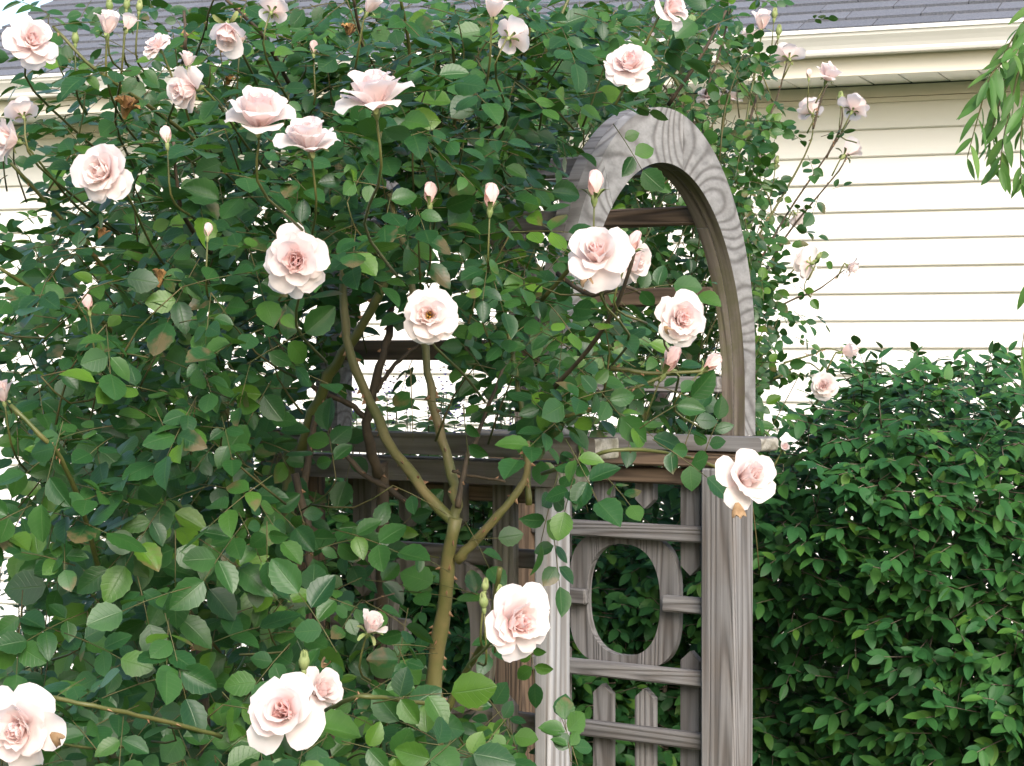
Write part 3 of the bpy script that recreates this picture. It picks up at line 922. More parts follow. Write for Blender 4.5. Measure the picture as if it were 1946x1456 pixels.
for row, cols in BACK.items():
    for col, dens in cols.items():
        cnt = dens * 4.6 if dens > 2.5 else dens * 1.3
        n_s = int(cnt) + (rng.random() < cnt % 1)
        for _ in range(n_s):
            px, py = (col + rng.random()) * CW, (row + rng.random()) * CH
            d = rng.uniform(4.95, 5.75)
            if px > 1460: d = rng.uniform(5.2, 5.6)
            if py > 770 and px > 1440: continue
            if near_bloom(px, py, d - 0.25, 0.75): continue
            p = np.array(P(px, py, d))
            n = nrm(UP * 0.75 + np.array([0, -0.7, 0]) + rng.normal(0, 0.5, 3))
            dr = nrm(rng.normal(0, 1, 3) + np.array([0.2, -0.2, -0.2]))
            rose_spray(ls1, tw1, p, n, dr, rng.uniform(0.029, 0.040), rng.random() < 0.8)
            if rng.random() < 0.15:
                q = p + np.array([rng.normal(-0.06, 0.05), rng.uniform(-0.1, 0.1), -rng.uniform(0.1, 0.25)])
                tube(tw1, spline([p, (p + q) / 2 + rng.normal(0, 0.015, 3), q], 5), np.linspace(0.0012, 0.0022, 5), 4)

# sprays that can be named one by one: px, py, depth, direction in the picture, size
for px, py, d, dx, dz, L in ((1098, 1455, 2.95, -0.1, 1.0, 0.042), (1085, 1448, 2.95, 0.15, 1.0, 0.036), (1060, 800, 3.15, -0.5, -0.7, 0.05), (1075, 835, 3.1, 0.5, -0.8, 0.052),
                             (1060, 900, 3.15, -0.3, -1.0, 0.048), (1105, 850, 3.1, -0.2, -0.8, 0.045), (1150, 905, 3.15, 0.5, -0.9, 0.030), (1215, 815, 3.1, 0.6, 0.5, 0.048), (1240, 835, 3.1, 0.5, -0.2, 0.046),
                             (1300, 850, 3.15, 0.3, 0.7, 0.040), (1335, 872, 3.2, 0.2, 0.6, 0.036), (1165, 235, 3.3, 0.6, -0.7, 0.040), (1050, 1000, 3.2, 0.1, -1, 0.042), (1185, 560, 3.2, 0.9, 0.3, 0.04),
                             (1120, 620, 3.25, 0.9, -0.3, 0.044), (1160, 660, 3.25, 0.9, -0.2, 0.046), (1100, 700, 3.2, 0.6, -0.6, 0.046), (1150, 770, 3.2, 0.8, -0.5, 0.042), (1230, 730, 3.25, 0.9, -0.2, 0.038), (1140, 570, 3.2, 0.4, 0.9, 0.042),
                             (640, 1240, 2.8, -0.5, 0.9, 0.056), (690, 1270, 2.75, 0.2, 0.7, 0.05), (780, 700, 3.3, 0.05, -1, 0.052), (880, 770, 3.35, 0.0, -1, 0.044), (120, 800, 2.85, -0.3, -1, 0.052), (60, 960, 2.9, -0.6, -0.3, 0.05)):
    p = np.array(P(px, py, d)); dr = nrm(np.array([dx, -0.15, dz]))
    rose_spray(ls0, tw0, p, nrm(np.array([0.1, -1, 0.45]) + rng.normal(0, 0.25, 3)), dr, L, True)

# ------------------------------------------------------------------ canes
def cane(root_i, pts, r0, r1, mat='green_cane', thorns=0, sides=9, n=18):
    root, loc = ROOTS[root_i]
    w = spline([P(*p) for p in pts], n)
    w[1:-1] += rng.normal(0, min(0.0022, r0 * 0.16), (n - 2, 3))
    mb = MB(); tube(mb, w, np.linspace(r0, r1, n) * (1 + 0.08 * np.sin(np.arange(n) * 1.9)), sides)
    o = mb.build('cane', M[mat], root, INV[root_i])
    if thorns:
        tm = MB()
        for _ in range(thorns):
            q = rng.uniform(0.05, 0.95) * (n - 1); i = int(q); p = w[i] + (w[i + 1] - w[i]) * (q - i)
            t = nrm(w[i + 1] - w[i]); a = nrm(np.cross(t, rng.normal(0, 1, 3))); rr = r0 + (r1 - r0) * q / n
            h = rng.uniform(0.007, 0.012) * min(1.0, 0.35 + rr / 0.014); ts = min(1.0, 0.4 + rr / 0.014)
            s = np.cross(t, a)
            b0 = p + a * rr * 0.85
            vs_ = [b0 + t * 0.005 * ts, b0 - t * 0.005 * ts, b0 + s * 0.0022 * ts, b0 - s * 0.0022 * ts, b0 + a * h - t * 0.004 * np.sign(t[2] + 1e-6)]
            tm.add(vs_, [(0, 2, 4), (2, 1, 4), (1, 3, 4), (3, 0, 4)])
        tag(tm.build('thorns', M['thorn'], o, smooth=False), kind='stuff')
    return o


cane(0, [(835, 2150, 3.75), (828, 1500, 3.72), (826, 1290, 3.7), (845, 1130, 3.66), (866, 985, 3.62)], 0.0185, 0.0112, 'main_cane', 26, 12)
cane(0, [(866, 1005, 3.63), (852, 982, 3.63), (800, 925, 3.66), (745, 850, 3.7), (695, 745, 3.74), (661, 655, 3.76), (652, 560, 3.78), (656, 430, 3.8), (640, 300, 3.8)], 0.0108, 0.0065, 'main_cane', 22, 10, 26)
cane(0, [(863, 1010, 3.63), (866, 960, 3.63), (860, 915, 3.66), (842, 840, 3.68), (822, 760, 3.7), (812, 690, 3.72), (770, 480, 3.75), (740, 370, 3.8)], 0.0108, 0.0055, 'main_cane', 16, 10, 24)
cane(0, [(868, 1065, 3.64), (905, 1025, 3.62), (955, 970, 3.6), (1000, 900, 3.6), (1000, 820, 3.6)], 0.0095, 0.005, 'main_cane', 7)
cane(0, [(560, 2100, 3.95), (545, 1000, 3.92), (575, 850, 3.9), (610, 750, 3.86), (660, 660, 3.82), (715, 575, 3.8), (765, 440, 3.8)], 0.014, 0.007, 'green_cane', 8, 10, 26)
cane(0, [(690, 2100, 3.98), (728, 1000, 3.95), (716, 900, 3.92), (698, 815, 3.9), (712, 730, 3.9), (738, 640, 3.92), (745, 560, 3.95)], 0.013, 0.006, 'brown_cane', 8, 10, 26)
cane(0, [(700, 800, 3.9), (660, 765, 3.9), (605, 742, 3.9), (560, 690, 3.9), (520, 640, 3.9)], 0.006, 0.004, 'brown_cane', 3)
cane(0, [(715, 745, 3.9), (745, 700, 3.92), (800, 650, 3.95)], 0.005, 0.003, 'brown_cane', 3)
cane(0, [(615, 790, 3.84), (640, 840, 3.82), (690, 900, 3.8), (740, 930, 3.78), (790, 970, 3.76)], 0.0045, 0.0055, 'brown_cane', 8)
cane(0, [(600, 790, 3.86), (590, 850, 3.86), (580, 920, 3.86), (560, 1150, 3.9)], 0.006, 0.008, 'brown_cane', 3)
cane(0, [(870, 965, 3.6), (885, 880, 3.62), (905, 830, 3.64), (960, 690, 3.66)], 0.0055, 0.003, 'brown_cane', 4)
cane(0, [(860, 895, 3.64), (900, 905, 3.62), (960, 915, 3.6)], 0.0028, 0.0022, 'brown_cane', 3)
cane(0, [(640, 1150, 3.6), (690, 1145, 3.6), (750, 1128, 3.6)], 0.002, 0.0015, 'brown_cane', 2)
cane(0, [(850, 1350, 3.5), (890, 1270, 3.45), (930, 1190, 3.3), (950, 1080, 3.2)], 0.0065, 0.004, 'green_cane', 8)
cane(0, [(1005, 960, 3.7), (1000, 870, 3.7), (990, 760, 3.7), (960, 600, 3.7)], 0.006, 0.004, 'green_cane', 4)
cane(0, [(620, 1350, 2.95), (680, 1325, 2.8), (760, 1330, 2.85), (850, 1345, 2.95)], 0.0034, 0.0030, 'green_cane', 4)
cane(0, [(100, 1325, 2.6), (190, 1345, 2.6), (310, 1370, 2.7), (420, 1400, 2.8)], 0.0028, 0.0032, 'green_cane', 4)
cane(0, [(20, 770, 2.85), (80, 830, 2.85), (120, 880, 2.9), (160, 980, 3.0), (200, 1130, 3.1)], 0.0032, 0.004, 'green_cane', 6)
cane(0, [(400, 1700, 3.6), (380, 1250, 3.6), (330, 1120, 3.6), (270, 1020, 3.55)], 0.010, 0.006, 'brown_cane', 5)
cane(0, [(650, 1500, 3.7), (600, 1150, 3.7), (585, 1020, 3.7), (560, 900, 3.7)], 0.010, 0.007, 'brown_cane', 5)
for pts in ([(20, 310, 3.3), (120, 420, 3.4), (190, 500, 3.5), (300, 640, 3.7)], [(0, 510, 3.2), (80, 560, 3.3), (180, 600, 3.4), (280, 700, 3.6)], [(100, 50, 3.4), (180, 130, 3.4), (280, 200, 3.5), (400, 290, 3.7)],
            [(350, 20, 3.4), (352, 90, 3.4), (345, 130, 3.5)], [(670, -10, 3.4), (690, 90, 3.5), (720, 200, 3.6)], [(760, -10, 3.4), (778, 100, 3.5), (772, 250, 3.6)], [(1000, 0, 3.6), (1005, 60, 3.6), (985, 150, 3.7)],
            [(1085, -10, 3.7), (1040, 90, 3.7), (1010, 170, 3.8)], [(1380, 20, 3.9), (1330, 110, 3.9), (1270, 200, 3.95)], [(1170, 20, 3.6), (1166, 80, 3.6)], [(860, 90, 3.6), (868, 180, 3.7), (860, 260, 3.8)],
            [(430, 0, 3.4), (500, 70, 3.5), (560, 180, 3.7)], [(330, 270, 3.1), (345, 400, 3.15), (400, 480, 3.3)], [(1120, 440, 3.2), (1090, 500, 3.3), (1030, 570, 3.4)], [(1205, 480, 3.05), (1180, 560, 3.1), (1130, 650, 3.2), (1050, 740, 3.3)],
            [(1260, 715, 3.3), (1190, 745, 3.3), (1120, 780, 3.35), (1030, 800, 3.4)], [(1345, 705, 3.3), (1250, 710, 3.3), (1160, 700, 3.3)], [(1240, 575, 3.4), (1190, 545, 3.3), (1120, 560, 3.3), (1060, 520, 3.4)]):
    cane(0, pts, 0.0026, 0.0042, 'green_cane' if rng.random() < 0.6 else 'brown_cane', 4, 6, 12)
cane(0, [(1385, 900, 3.3), (1330, 875, 3.25), (1250, 858, 3.15), (1165, 856, 3.1), (1110, 875, 3.15), (1030, 900, 3.3)], 0.0026, 0.0034, 'green_cane', 2, 7, 16)
# second plant
cane(1, [(1385, 2000, 5.3), (1388, 900, 5.3), (1400, 700, 5.25), (1400, 500, 5.2), (1380, 350, 5.2), (1300, 180, 5.2), (1200, 60, 5.2)], 0.011, 0.004, 'green_cane', 8, 8, 24)
cane(1, [(1410, 600, 5.25), (1395, 400, 5.2), (1330, 250, 5.2), (1250, 150, 5.2)], 0.006, 0.003, 'brown_cane', 5)
for pts in ([(1624, 215, 5.4), (1575, 290, 5.4), (1500, 400, 5.4), (1430, 520, 5.35)], [(1545, 225, 5.4), (1540, 270, 5.4), (1500, 350, 5.4), (1440, 450, 5.35)], [(1612, 292, 5.4), (1590, 330, 5.4), (1500, 440, 5.4), (1430, 560, 5.4)],
            [(1573, 160, 5.4), (1560, 190, 5.4), (1545, 245, 5.4)], [(1495, 120, 5.4), (1475, 190, 5.4), (1440, 270, 5.35)], [(1450, 55, 5.4), (1435, 130, 5.35), (1415, 250, 5.3)], [(1480, 70, 5.4), (1450, 140, 5.4), (1425, 230, 5.3)],
            [(1605, 513, 5.4), (1555, 550, 5.4), (1505, 570, 5.4), (1450, 600, 5.35)], [(1604, 670, 5.4), (1570, 662, 5.4), (1540, 675, 5.4), (1490, 690, 5.35)], [(1560, 705, 5.3), (1530, 690, 5.3), (1470, 720, 5.3)],
            [(1540, 480, 5.4), (1490, 530, 5.4), (1430, 570, 5.35)], [(1600, 190, 5.4), (1598, 240, 5.4), (1570, 300, 5.4)], [(1390, 10, 5.3), (1370, 90, 5.3), (1340, 180, 5.3)], [(1340, -10, 5.3), (1320, 90, 5.3), (1290, 200, 5.3)]):
    cane(1, pts, 0.0016, 0.0034, 'brown_cane' if rng.random() < 0.6 else 'green_cane', 5, 5, 14)
# leaves along the thin outer shoots
for px, py in ((1465, 460), (1510, 400), (1550, 480), (1480, 350), (1525, 440), (1580, 360), (1500, 250), (1470, 200), (1560, 260), (1520, 545), (1480, 590), (1510, 640), (1550, 600), (1560, 690), (1600, 690), (1590, 270), (1490, 710), (1470, 760), (1540, 700)):
    p = np.array(P(px, py, 5.4))
    rose_spray(ls1, tw1, p, nrm(UP * 0.6 + np.array([0, -0.5, 0]) + rng.normal(0, 0.5, 3)), nrm(np.array([0.6, -0.2, -0.3]) + rng.normal(0, 0.4, 3)), rng.uniform(0.024, 0.032), rng.random() < 0.5)

ls0.finish(rose, ROSE_LOC, M['leaf'], ROSE_T, ROSE_D, 300)
ls1.finish(rose2, ROSE2_LOC, M['leaf'], ROSE_T, ROSE_D, 260)
tag(tw0.build('twigs', M['twig'], rose, INV[0]), kind='stuff')
tag(tw1.build('twigs', M['twig'], rose2, INV[1]), kind='stuff')

# ------------------------------------------------------------------ blooms and buds
def petal_geo(L, Wd, tilt0, tilt1, curl, cup, az, r0=0.003, z0=0.0, ruffle=0.0015, nu=6, nv=7, inner=0.0, notch=0.0, rnd=0.5, roll=0.0):
    us = np.linspace(-1, 1, nu); vs_ = np.linspace(0, 1, nv)
    ph = rng.uniform(0, 6.28, 3)
    r, z, pos = r0, z0, []
    prev = 0
    for v in vs_:
        phi = tilt0 + (tilt1 - tilt0) * min(1, v * 1.3) + curl * max(0, (v - 0.62) / 0.38) ** 1.5
        dl = (v - prev) * L; prev = v
        r += math.sin(phi) * dl; z += math.cos(phi) * dl
        pos.append((r, z, phi))
    out, cs = [], []
    for j, v in enumerate(vs_):
        r, z, phi = pos[j]
        w = Wd * 0.5 * (0.22 + 0.78 * math.sin(min(1.0, v * 1.25) * math.pi / 2)) * math.sqrt(max(0.0, 1 - max(0, (v - 0.70) / 0.38) ** 2.2))
        for u in us:
            tipdrop = -L * 0.07 * u * u * v - notch * L * 0.06 * math.exp(-(u / 0.25) ** 2) * v
            s = u * w
            k = s / cup
            lat = cup * math.sin(k); inn = cup * (1 - math.cos(k))
            rf = ruffle * v * v * (math.sin(3.1 * u + ph[0]) + 0.6 * math.sin(6.3 * u + ph[1]))
            # across: towards the axis for a cupped petal, outwards along the normal for ruffle
            nx_, nz_ = math.cos(phi), -math.sin(phi)
            x = r - inn * nx_ + rf * nx_ + tipdrop * math.sin(phi)
            zz = z - inn * nz_ + rf * nz_ + tipdrop * math.cos(phi)
            # curled edge
            eg = roll * (abs(u) ** 3) * v
            x += eg * nx_; zz += eg * nz_
            out.append((x * math.cos(az) - lat * math.sin(az), x * math.sin(az) + lat * math.cos(az), zz))
            cs.append((inner, rnd, v, 1))
    fs = []
    for j in range(nv - 1):
        for i in range(nu - 1):
            a = j * nu + i
            fs.append((a, a + 1, a + nu + 1, a + nu))
    return np.array(out), fs, np.array(cs)


def bloom_petals(st, Bm):
    """list of (args, outer?) for a flower of unit radius about 0.045"""
    out = []
    J = lambda a, b: rng.uniform(a, b)
    R = math.radians
    az = J(0, 6.28)
    pink = J(-0.08, 0.22)
    opn, big, lop = J(-16, 4), J(0.93, 1.07), J(0, 6.28)
    def ring(n, L, Wd, t0, t1, curl, cup, inner, outer, ruf=0.0016, z0=0.0, r0=0.003, jt=8, roll=0.0):
        nonlocal az
        az += J(0.2, 0.9)
        for i in range(n):
            a = az + 2 * math.pi * i / n + J(-0.22, 0.22)
            sag = max(0.0, -(Bm @ np.array([math.cos(a), math.sin(a), 0.0]))[2]) * (24 if outer else 5) + opn * (1 if outer else 0.4) + (9 * math.cos(a - lop) if outer else 0)
            if outer and n > 3 and rng.random() < 0.05: continue
            out.append((dict(L=L * J(0.86, 1.12) * (big if outer else 1), Wd=Wd * J(0.85, 1.15), tilt0=R(t0 + J(-jt, jt) + sag * 0.3), tilt1=R(t1 + J(-jt, jt) * 1.3 + sag), curl=R(curl + J(-15, 15)), cup=cup * J(0.85, 1.2), az=a, r0=r0, z0=z0 + J(-0.001, 0.001), ruffle=ruf, inner=max(0.0, inner + pink * (0.4 + inner)), notch=J(0, 1), rnd=J(0, 1), roll=roll * J(0.3, 1.3)), outer))
    if st in ('full', 'stamen'):
        ring(5, 0.047, 0.046, 55, 88, 22, 0.045, 0.02, True, 0.0022, roll=0.004)
        ring(6, 0.041, 0.040, 45, 70, 18, 0.034, 0.08, True, 0.002, roll=0.003)
        ring(5, 0.038, 0.036, 30, 46, 6, 0.024, 0.2, True, 0.0020, z0=0.001)
        ring(6, 0.034, 0.028, 20, 32, -12, 0.016, 0.42, False, 0.0022, z0=0.002, jt=12)
        ring(5, 0.031, 0.022, 10, 20, -20, 0.011, 0.6, False, 0.0024, z0=0.003, jt=14)
        if st == 'full':
            ring(5, 0.029, 0.017, 2, 9, -15, 0.007, 0.85, False, 0.0024, z0=0.004, jt=16, r0=0.001)
    elif st == 'cup':
        ring(4, 0.050, 0.054, 52, 80, 30, 0.050, 0.0, True, 0.0022, roll=0.005)
        ring(4, 0.050, 0.052, 36, 44, 30, 0.034, 0.06, True, 0.0016, roll=0.005)
        ring(4, 0.048, 0.048, 28, 16, 26, 0.024, 0.16, True, 0.0012, z0=0.001, roll=0.003)
        ring(4, 0.044, 0.040, 22, 4, 14, 0.0165, 0.45, False, 0.001, z0=0.002, jt=4)
        ring(3, 0.040, 0.030, 14, -6, 4, 0.010, 0.7, False, 0.001, z0=0.003, jt=4, r0=0.002)
        ring(3, 0.038, 0.022, 8, -5, 0, 0.006, 0.8, False, 0.0008, z0=0.003, jt=4, r0=0.001)
        ring(3, 0.039, 0.015, 4, -5, -6, 0.004, 0.8, False, 0.0008, z0=0.003, jt=3, r0=0.0005)
    else:  # half-open
        ring(3, 0.044, 0.040, 34, 30, 30, 0.024, 0.1, True, 0.0012, roll=0.004)
        ring(4, 0.042, 0.038, 26, 6, 14, 0.0165, 0.3, True, 0.001, z0=0.001, jt=4, roll=0.002)
        ring(4, 0.040, 0.032, 20, -6, 4, 0.0115, 0.6, False, 0.0008, z0=0.002, jt=4)
        ring(3, 0.037, 0.024, 14, -8, 0, 0.007, 0.9, False, 0.0008, z0=0.002, jt=3)
    return out


def frame_to(axis):
    z = nrm(axis); x = nrm(np.cross(np.array([0.13, 0.2, 1.0]), z)); y = np.cross(z, x)
    return np.stack([x, y, z], 1)


def sepals(mb, n, L, tilt, Bm, org, sc):
    for i in range(n):
        v, f, c = petal_geo(L * rng.uniform(0.85, 1.15), 0.008, math.radians(30), math.radians(tilt + rng.uniform(-15, 15)), math.radians(30), 0.006, 2 * math.pi * i / n + rng.uniform(-.2, .2), r0=0.004, z0=-0.004, ruffle=0.0, nu=3, nv=5)
        mb.add(org + sc * (v @ Bm.T), f, c)


def hip(mb, Bm, org, sc, r=0.0052):
    pts = [org + sc * (Bm @ np.array([0, 0, z])) for z in (-0.016, -0.013, -0.008, -0.003, 0.001)]
    tube(mb, pts, np.array([0.0018, 0.003, r, r * 0.95, r * 0.7]) * sc, 8)


stem0, stem1 = MB(), MB()
big = sorted([b for b in BL], key=lambda b: -b[2])
split_ids = set(id(b) for b in big[:24])
for b in BL:
    px, py, w, st, ax, pl, d = b
    root, loc = ROOTS[pl]
    ax = nrm(ax + rng.normal(0, 0.05, 3))
    width0 = {'full': 0.092, 'stamen': 0.092, 'cup': 0.094, 'half': 0.050}[st]
    sc = (w / F * d) / width0
    ctr = np.array(P(px, py, d))
    Bm = frame_to(ax)
    org = ctr - ax * (0.016 if st != 'half' else 0.020) * sc
    core = MB(); hip(core, Bm, org, sc)
    heart = MB(); outer = []
    for a, is_out in bloom_petals(st, Bm):
        v, f, c = petal_geo(**a)
        v = org + sc * (v @ Bm.T)
        if is_out and id(b) in split_ids: outer.append((v, f, c))
        else: heart.add(v, f, c)
    bo = heart.build('rose_bloom', M['petal'], root, INV[pl])
    for v, f, c in outer:
        m_ = MB(); m_.add(v, f, c); m_.build('petal', M['petal'], bo)
    sepals(core, 5, 0.024, 95, Bm, org, sc)
    core.build('calyx', M['sepal'], bo)
    if st in ('stamen',) or (st == 'full' and rng.random() < 0.3 and w > 90):
        sm = MB()
        for _ in range(46):
            t = rng.uniform(0, 6.28); rr = rng.uniform(0.001, 0.007); h = rng.uniform(0.012, 0.019)
            q0 = np.array([rr * 0.6 * math.cos(t), rr * 0.6 * math.sin(t), 0.003]); q1 = np.array([rr * 1.4 * math.cos(t), rr * 1.4 * math.sin(t), h])
            tube(sm, [org + sc * (Bm @ q0), org + sc * (Bm @ (q0 * 0.4 + q1 * 0.6)), org + sc * (Bm @ q1), org + sc * (Bm @ (q1 + np.array([0, 0, 0.0016])))], np.array([0.0003, 0.0003, 0.0009, 0.0008]) * sc, 4)
        sm.build('stamens', M['stamen'], bo)
    # stalk
    e = org - ax * 0.02 * sc
    m1 = e - ax * 0.03 + np.array([0, 0.02, -0.03])
    e2 = m1 + np.array([rng.normal(0, 0.03), 0.20 if pl == 0 else 0.0, -0.05])
    if px == 1420: continue
    if (pl == 0 or px < 1460) and not (1150 < px < 1300 and py < 140):
        e3 = e2 + np.array([rng.normal(0, 0.04), 0.30 if pl == 0 else 0.02, -0.05])
        wpts = spline([org - ax * 0.012 * sc, e, m1, e2, e3], 12)
    else:
        wpts = spline([org - ax * 0.012 * sc, e, e + np.array([-0.02, 0, -0.04])], 6)
    tube(stem0 if pl == 0 else stem1, wpts, np.linspace(0.0014, 0.0023, len(wpts)), 6)

# loose petals of the spent flower beside the low bloom
for px, py, d, L, Wd, ax in ((650, 1300, 2.62, 0.020, 0.016, 0),):
    v, f, c = petal_geo(L, Wd, 0.1, 0.5, 0.9, 0.034, 0, nu=11, nv=12, inner=0.12, ruffle=0.003)
    v[:, 2] -= L * 0.5
    Bm = frame_to(np.array([0.05, 0.25, 1.0])); Rz = np.array([[0, 1, 0], [-1, 0, 0], [0, 0, 1.0]])
    b = MB(); b.add(np.array(P(px, py, d)) + (v @ Rz.T) @ Bm.T, f, c); b.build('loose_petal', M['petal'], rose, INV[0])

for px, py, h, ln, d, g in BUDS:
    pl = 1 if d > 5 else 0
    root, loc = ROOTS[pl]
    ax = nrm(np.array([ln[0], -ln[2], ln[1]]))
    sc = (h / F * d) / 0.031
    Bm = frame_to(ax); org = np.array(P(px, py, d)) - ax * 0.012 * sc
    bo_mb = MB()
    if g < 0.9:
        for i, (L, Wd, t0, t1, cup, inn) in enumerate(((0.034, 0.034, 36, -16, 0.0120, 0.75), (0.034, 0.034, 35, -17, 0.0112, 0.8), (0.035, 0.030, 31, -15, 0.0095, 0.85), (0.035, 0.022, 22, -12, 0.007, 0.8), (0.034, 0.018, 18, -10, 0.005, 0.9))):
            v, f, c = petal_geo(L, Wd, math.radians(t0), math.radians(t1), math.radians(2), cup, i * 2.4, ruffle=0.0005, inner=min(1.0, inn * 1.2))
            bo_mb.add(org + sc * (v @ Bm.T), f, c)
        o = bo_mb.build('rose_bud', M['petal'], root, INV[pl])
    else:
        pts = [org + sc * (Bm @ np.array([0, 0, z])) for z in (-0.004, 0.0, 0.006, 0.012, 0.018, 0.023, 0.028)]
        tube(bo_mb, pts, np.array([0.003, 0.006, 0.0090, 0.0098, 0.0078, 0.0042, 0.0008]) * sc, 10)
        o = bo_mb.build('rose_bud', M['sepal'], root, INV[pl])
    sm = MB(); hip(sm, Bm, org, sc, 0.0048)
    if g < 0.3: sepals(sm, 5, 0.020, 55, Bm, org, sc * 1.1)
    else: 
        for i in range(5):
            v, f, c = petal_geo(0.030, 0.014, math.radians(32), math.radians(-16), math.radians(4), 0.010, i * 1.2566, r0=0.0035, ruffle=0, nu=3, nv=7)
            sm.add(org + sc * 1.05 * (v @ Bm.T), f, c)
    sm.build('sepals', M['sepal'], o)
    e = org - ax * 0.014 * sc
    wpts = spline([e, e - ax * 0.05 + np.array([0, 0.01, -0.02]), e + np.array([rng.normal(0, 0.02), 0.14 * (pl == 0), -0.09])], 8)
    tube(stem0 if pl == 0 else stem1, wpts, np.linspace(0.0013, 0.0022, 8), 5)
tag(stem0.build('flower_stalks', M['green_cane'], rose, INV[0]), kind='stuff')
tag(stem1.build('flower_stalks', M['green_cane'], rose2, INV[1]), kind='stuff')
# browned petals hanging on older flowers
for px, py, d, L, rot in ((1107, 516, 2.8, 0.022, 2.8), (97, 1393, 2.42, 0.022, 2.2), (1400, 955, 2.93, 0.026, 3.0), (1262, 620, 3.1, 0.014, 2.4), (612, 1268, 2.6, 0.014, 0.6)):
    v, f, c = petal_geo(L, L * 0.9, 0.2, 0.7, 0.9, L * 0.5, 0, nu=7, nv=8, ruffle=0.003)
    ca, sa = math.cos(rot), math.sin(rot)
    b = MB(); b.add(np.array(P(px, py, d)) + np.stack([v[:, 1] * ca + v[:, 2] * sa, -v[:, 0], v[:, 2] * ca - v[:, 1] * sa], 1), f, c)
    b.build('withered_petal', M['tan'], rose, INV[0])
# spent, brown flower heads
for px, py, d, r in ((662, 66, 3.5, 0.009), (432, 160, 3.4, 0.008), (424, 100, 3.5, 0.008), (190, 455, 3.3, 0.009), (300, 545, 3.05, 0.012), (236, 225, 3.2, 0.016)):
    b = MB(); org = np.array(P(px, py, d))
    for i in range(12):
        v, f, c = petal_geo(r * 2.2, r * 1.1, math.radians(10), math.radians(rng.uniform(-30, 50)), 0.5, 0.006, i * 2.4, ruffle=0.002, nu=4, nv=5)
        b.add(org + v @ frame_to(nrm(np.array([0.2, -0.2, 1]) + rng.normal(0, 0.15, 3))).T, f, c)
    b.build('spent_bloom', M['dry'], rose, INV[0])

# ------------------------------------------------------------------ hedge
HL = P(1600, 1456, 5.6); HL.z = 0
hedge = empty('hedge', HL)
tag(hedge, 'dense dark green hedge with pointed leaves beside and behind the arbor', 'hedge')
hinv = Matrix.Translation(-HL)
hl = LeafSet(); htw = MB()
ph = rng.uniform(0, 6.28, 12)


def bulge(x, z):
    return (0.16 * math.sin(3.1 * x + ph[0]) * math.sin(3.7 * z + ph[1]) + 0.12 * math.sin(5.5 * x + 2.2 * z + ph[2]) + 0.07 * math.sin(9 * z - 5 * x + ph[3]))


def hedge_front(px):
    return 5.75 - (min(px, 2100) - 1050) / 896 * 0.75


def hedge_top(px):
    if px < 1050: return 912 + 10 * math.sin(px * 0.05)
    if px < 1480: return 905 - (px - 1050) * 0.12
    if px < 1620: return 855 - (px - 1480) * 1.0
    return 715 - (px - 1620) * 0.05 + 12 * math.sin(px * 0.021)


N_SPRAY = 8900
for i in range(N_SPRAY):
    px = rng.uniform(540, 2560)
    dep = rng.random() ** 1.7 * 0.95 if i % 6 else rng.uniform(0.7, 1.4)
    top = hedge_top(px)
    py = top + (1560 - top) * rng.random()
    d0 = hedge_front(px)
    if 1085 < px < 1340: d0 = max(d0, 5.35)
    w = P(px, py, d0)
    zz = w.z
    d = d0 - bulge(w.x, zz) + dep
    rnd_top = max(0, (1.0 - (py - top) / 130.0))
    d += 0.35 * rnd_top * rng.random()
    if px < 1440: d = max(d, 5.22 if px > 1085 else 5.6)
    p = np.array(P(px, py + 25 * rng.random(), d))
    dr = nrm(np.array([rng.normal(0, 0.7), -0.75 + rng.normal(0, 0.3), rng.normal(0.05, 0.35) + 0.6 * rnd_top]))
    tu = min(1.0, max(0.0, (1250 - py) / 500.0))
    nn = nrm(UP * (0.72 + 0.3 * tu) + np.array([0, -0.62 + 0.25 * tu, 0]) + rng.normal(0, 0.22, 3))
    side = nrm(np.cross(nn, dr))
    Ls = rng.uniform(0.07, 0.13)
    pairs = int(rng.integers(2, 4))
    hl.tint()
    tube(htw, [p, p + dr * Ls * 0.5, p + dr * Ls], [0.0018, 0.0014, 0.0008], 4)
    for q in range(pairs):
        t = (q + 0.6) / pairs
        for sd in (-1, 1):
            dd = dr * 0.65 + side * sd * 0.75 - UP * 0.25
            hl.add(p + dr * Ls * t, nrm(dd + rng.normal(0, 0.15, 3)), nrm(nn + side * sd * 0.25 + rng.normal(0, 0.18, 3)), rng.uniform(0.036, 0.060))
    hl.add(p + dr * Ls, nrm(dr - UP * 0.2 + rng.normal(0, 0.1, 3)), nrm(nn + rng.normal(0, 0.15, 3)), rng.uniform(0.036, 0.058))
hl.finish(hedge, HL, M['hedge_leaf'], HEDGE_T, [leaf_template(9, 2, w_, f_, c_) for w_, f_, c_ in ((0.46, 0.25, 0.18), (0.52, 0.15, 0.28), (0.42, 0.4, 0.1))], 300, wfac=0.45)
for _ in range(80):
    px = rng.uniform(560, 2500); d = hedge_front(px) + rng.uniform(0.45, 0.9)
    b = P(px, 1000, d); b.z = 0
    top = P(px + rng.normal(0, 60), hedge_top(px) + rng.uniform(30, 200), d - rng.uniform(0, 0.3))
    mid = (b + top) / 2 + Vector((rng.normal(0, 0.06), rng.normal(0, 0.06), 0))
    tube(htw, spline([b, mid, top], 8), np.linspace(0.011, 0.003, 8), 5)
tag(htw.build('stems', M['bark'], hedge, hinv), kind='stuff')

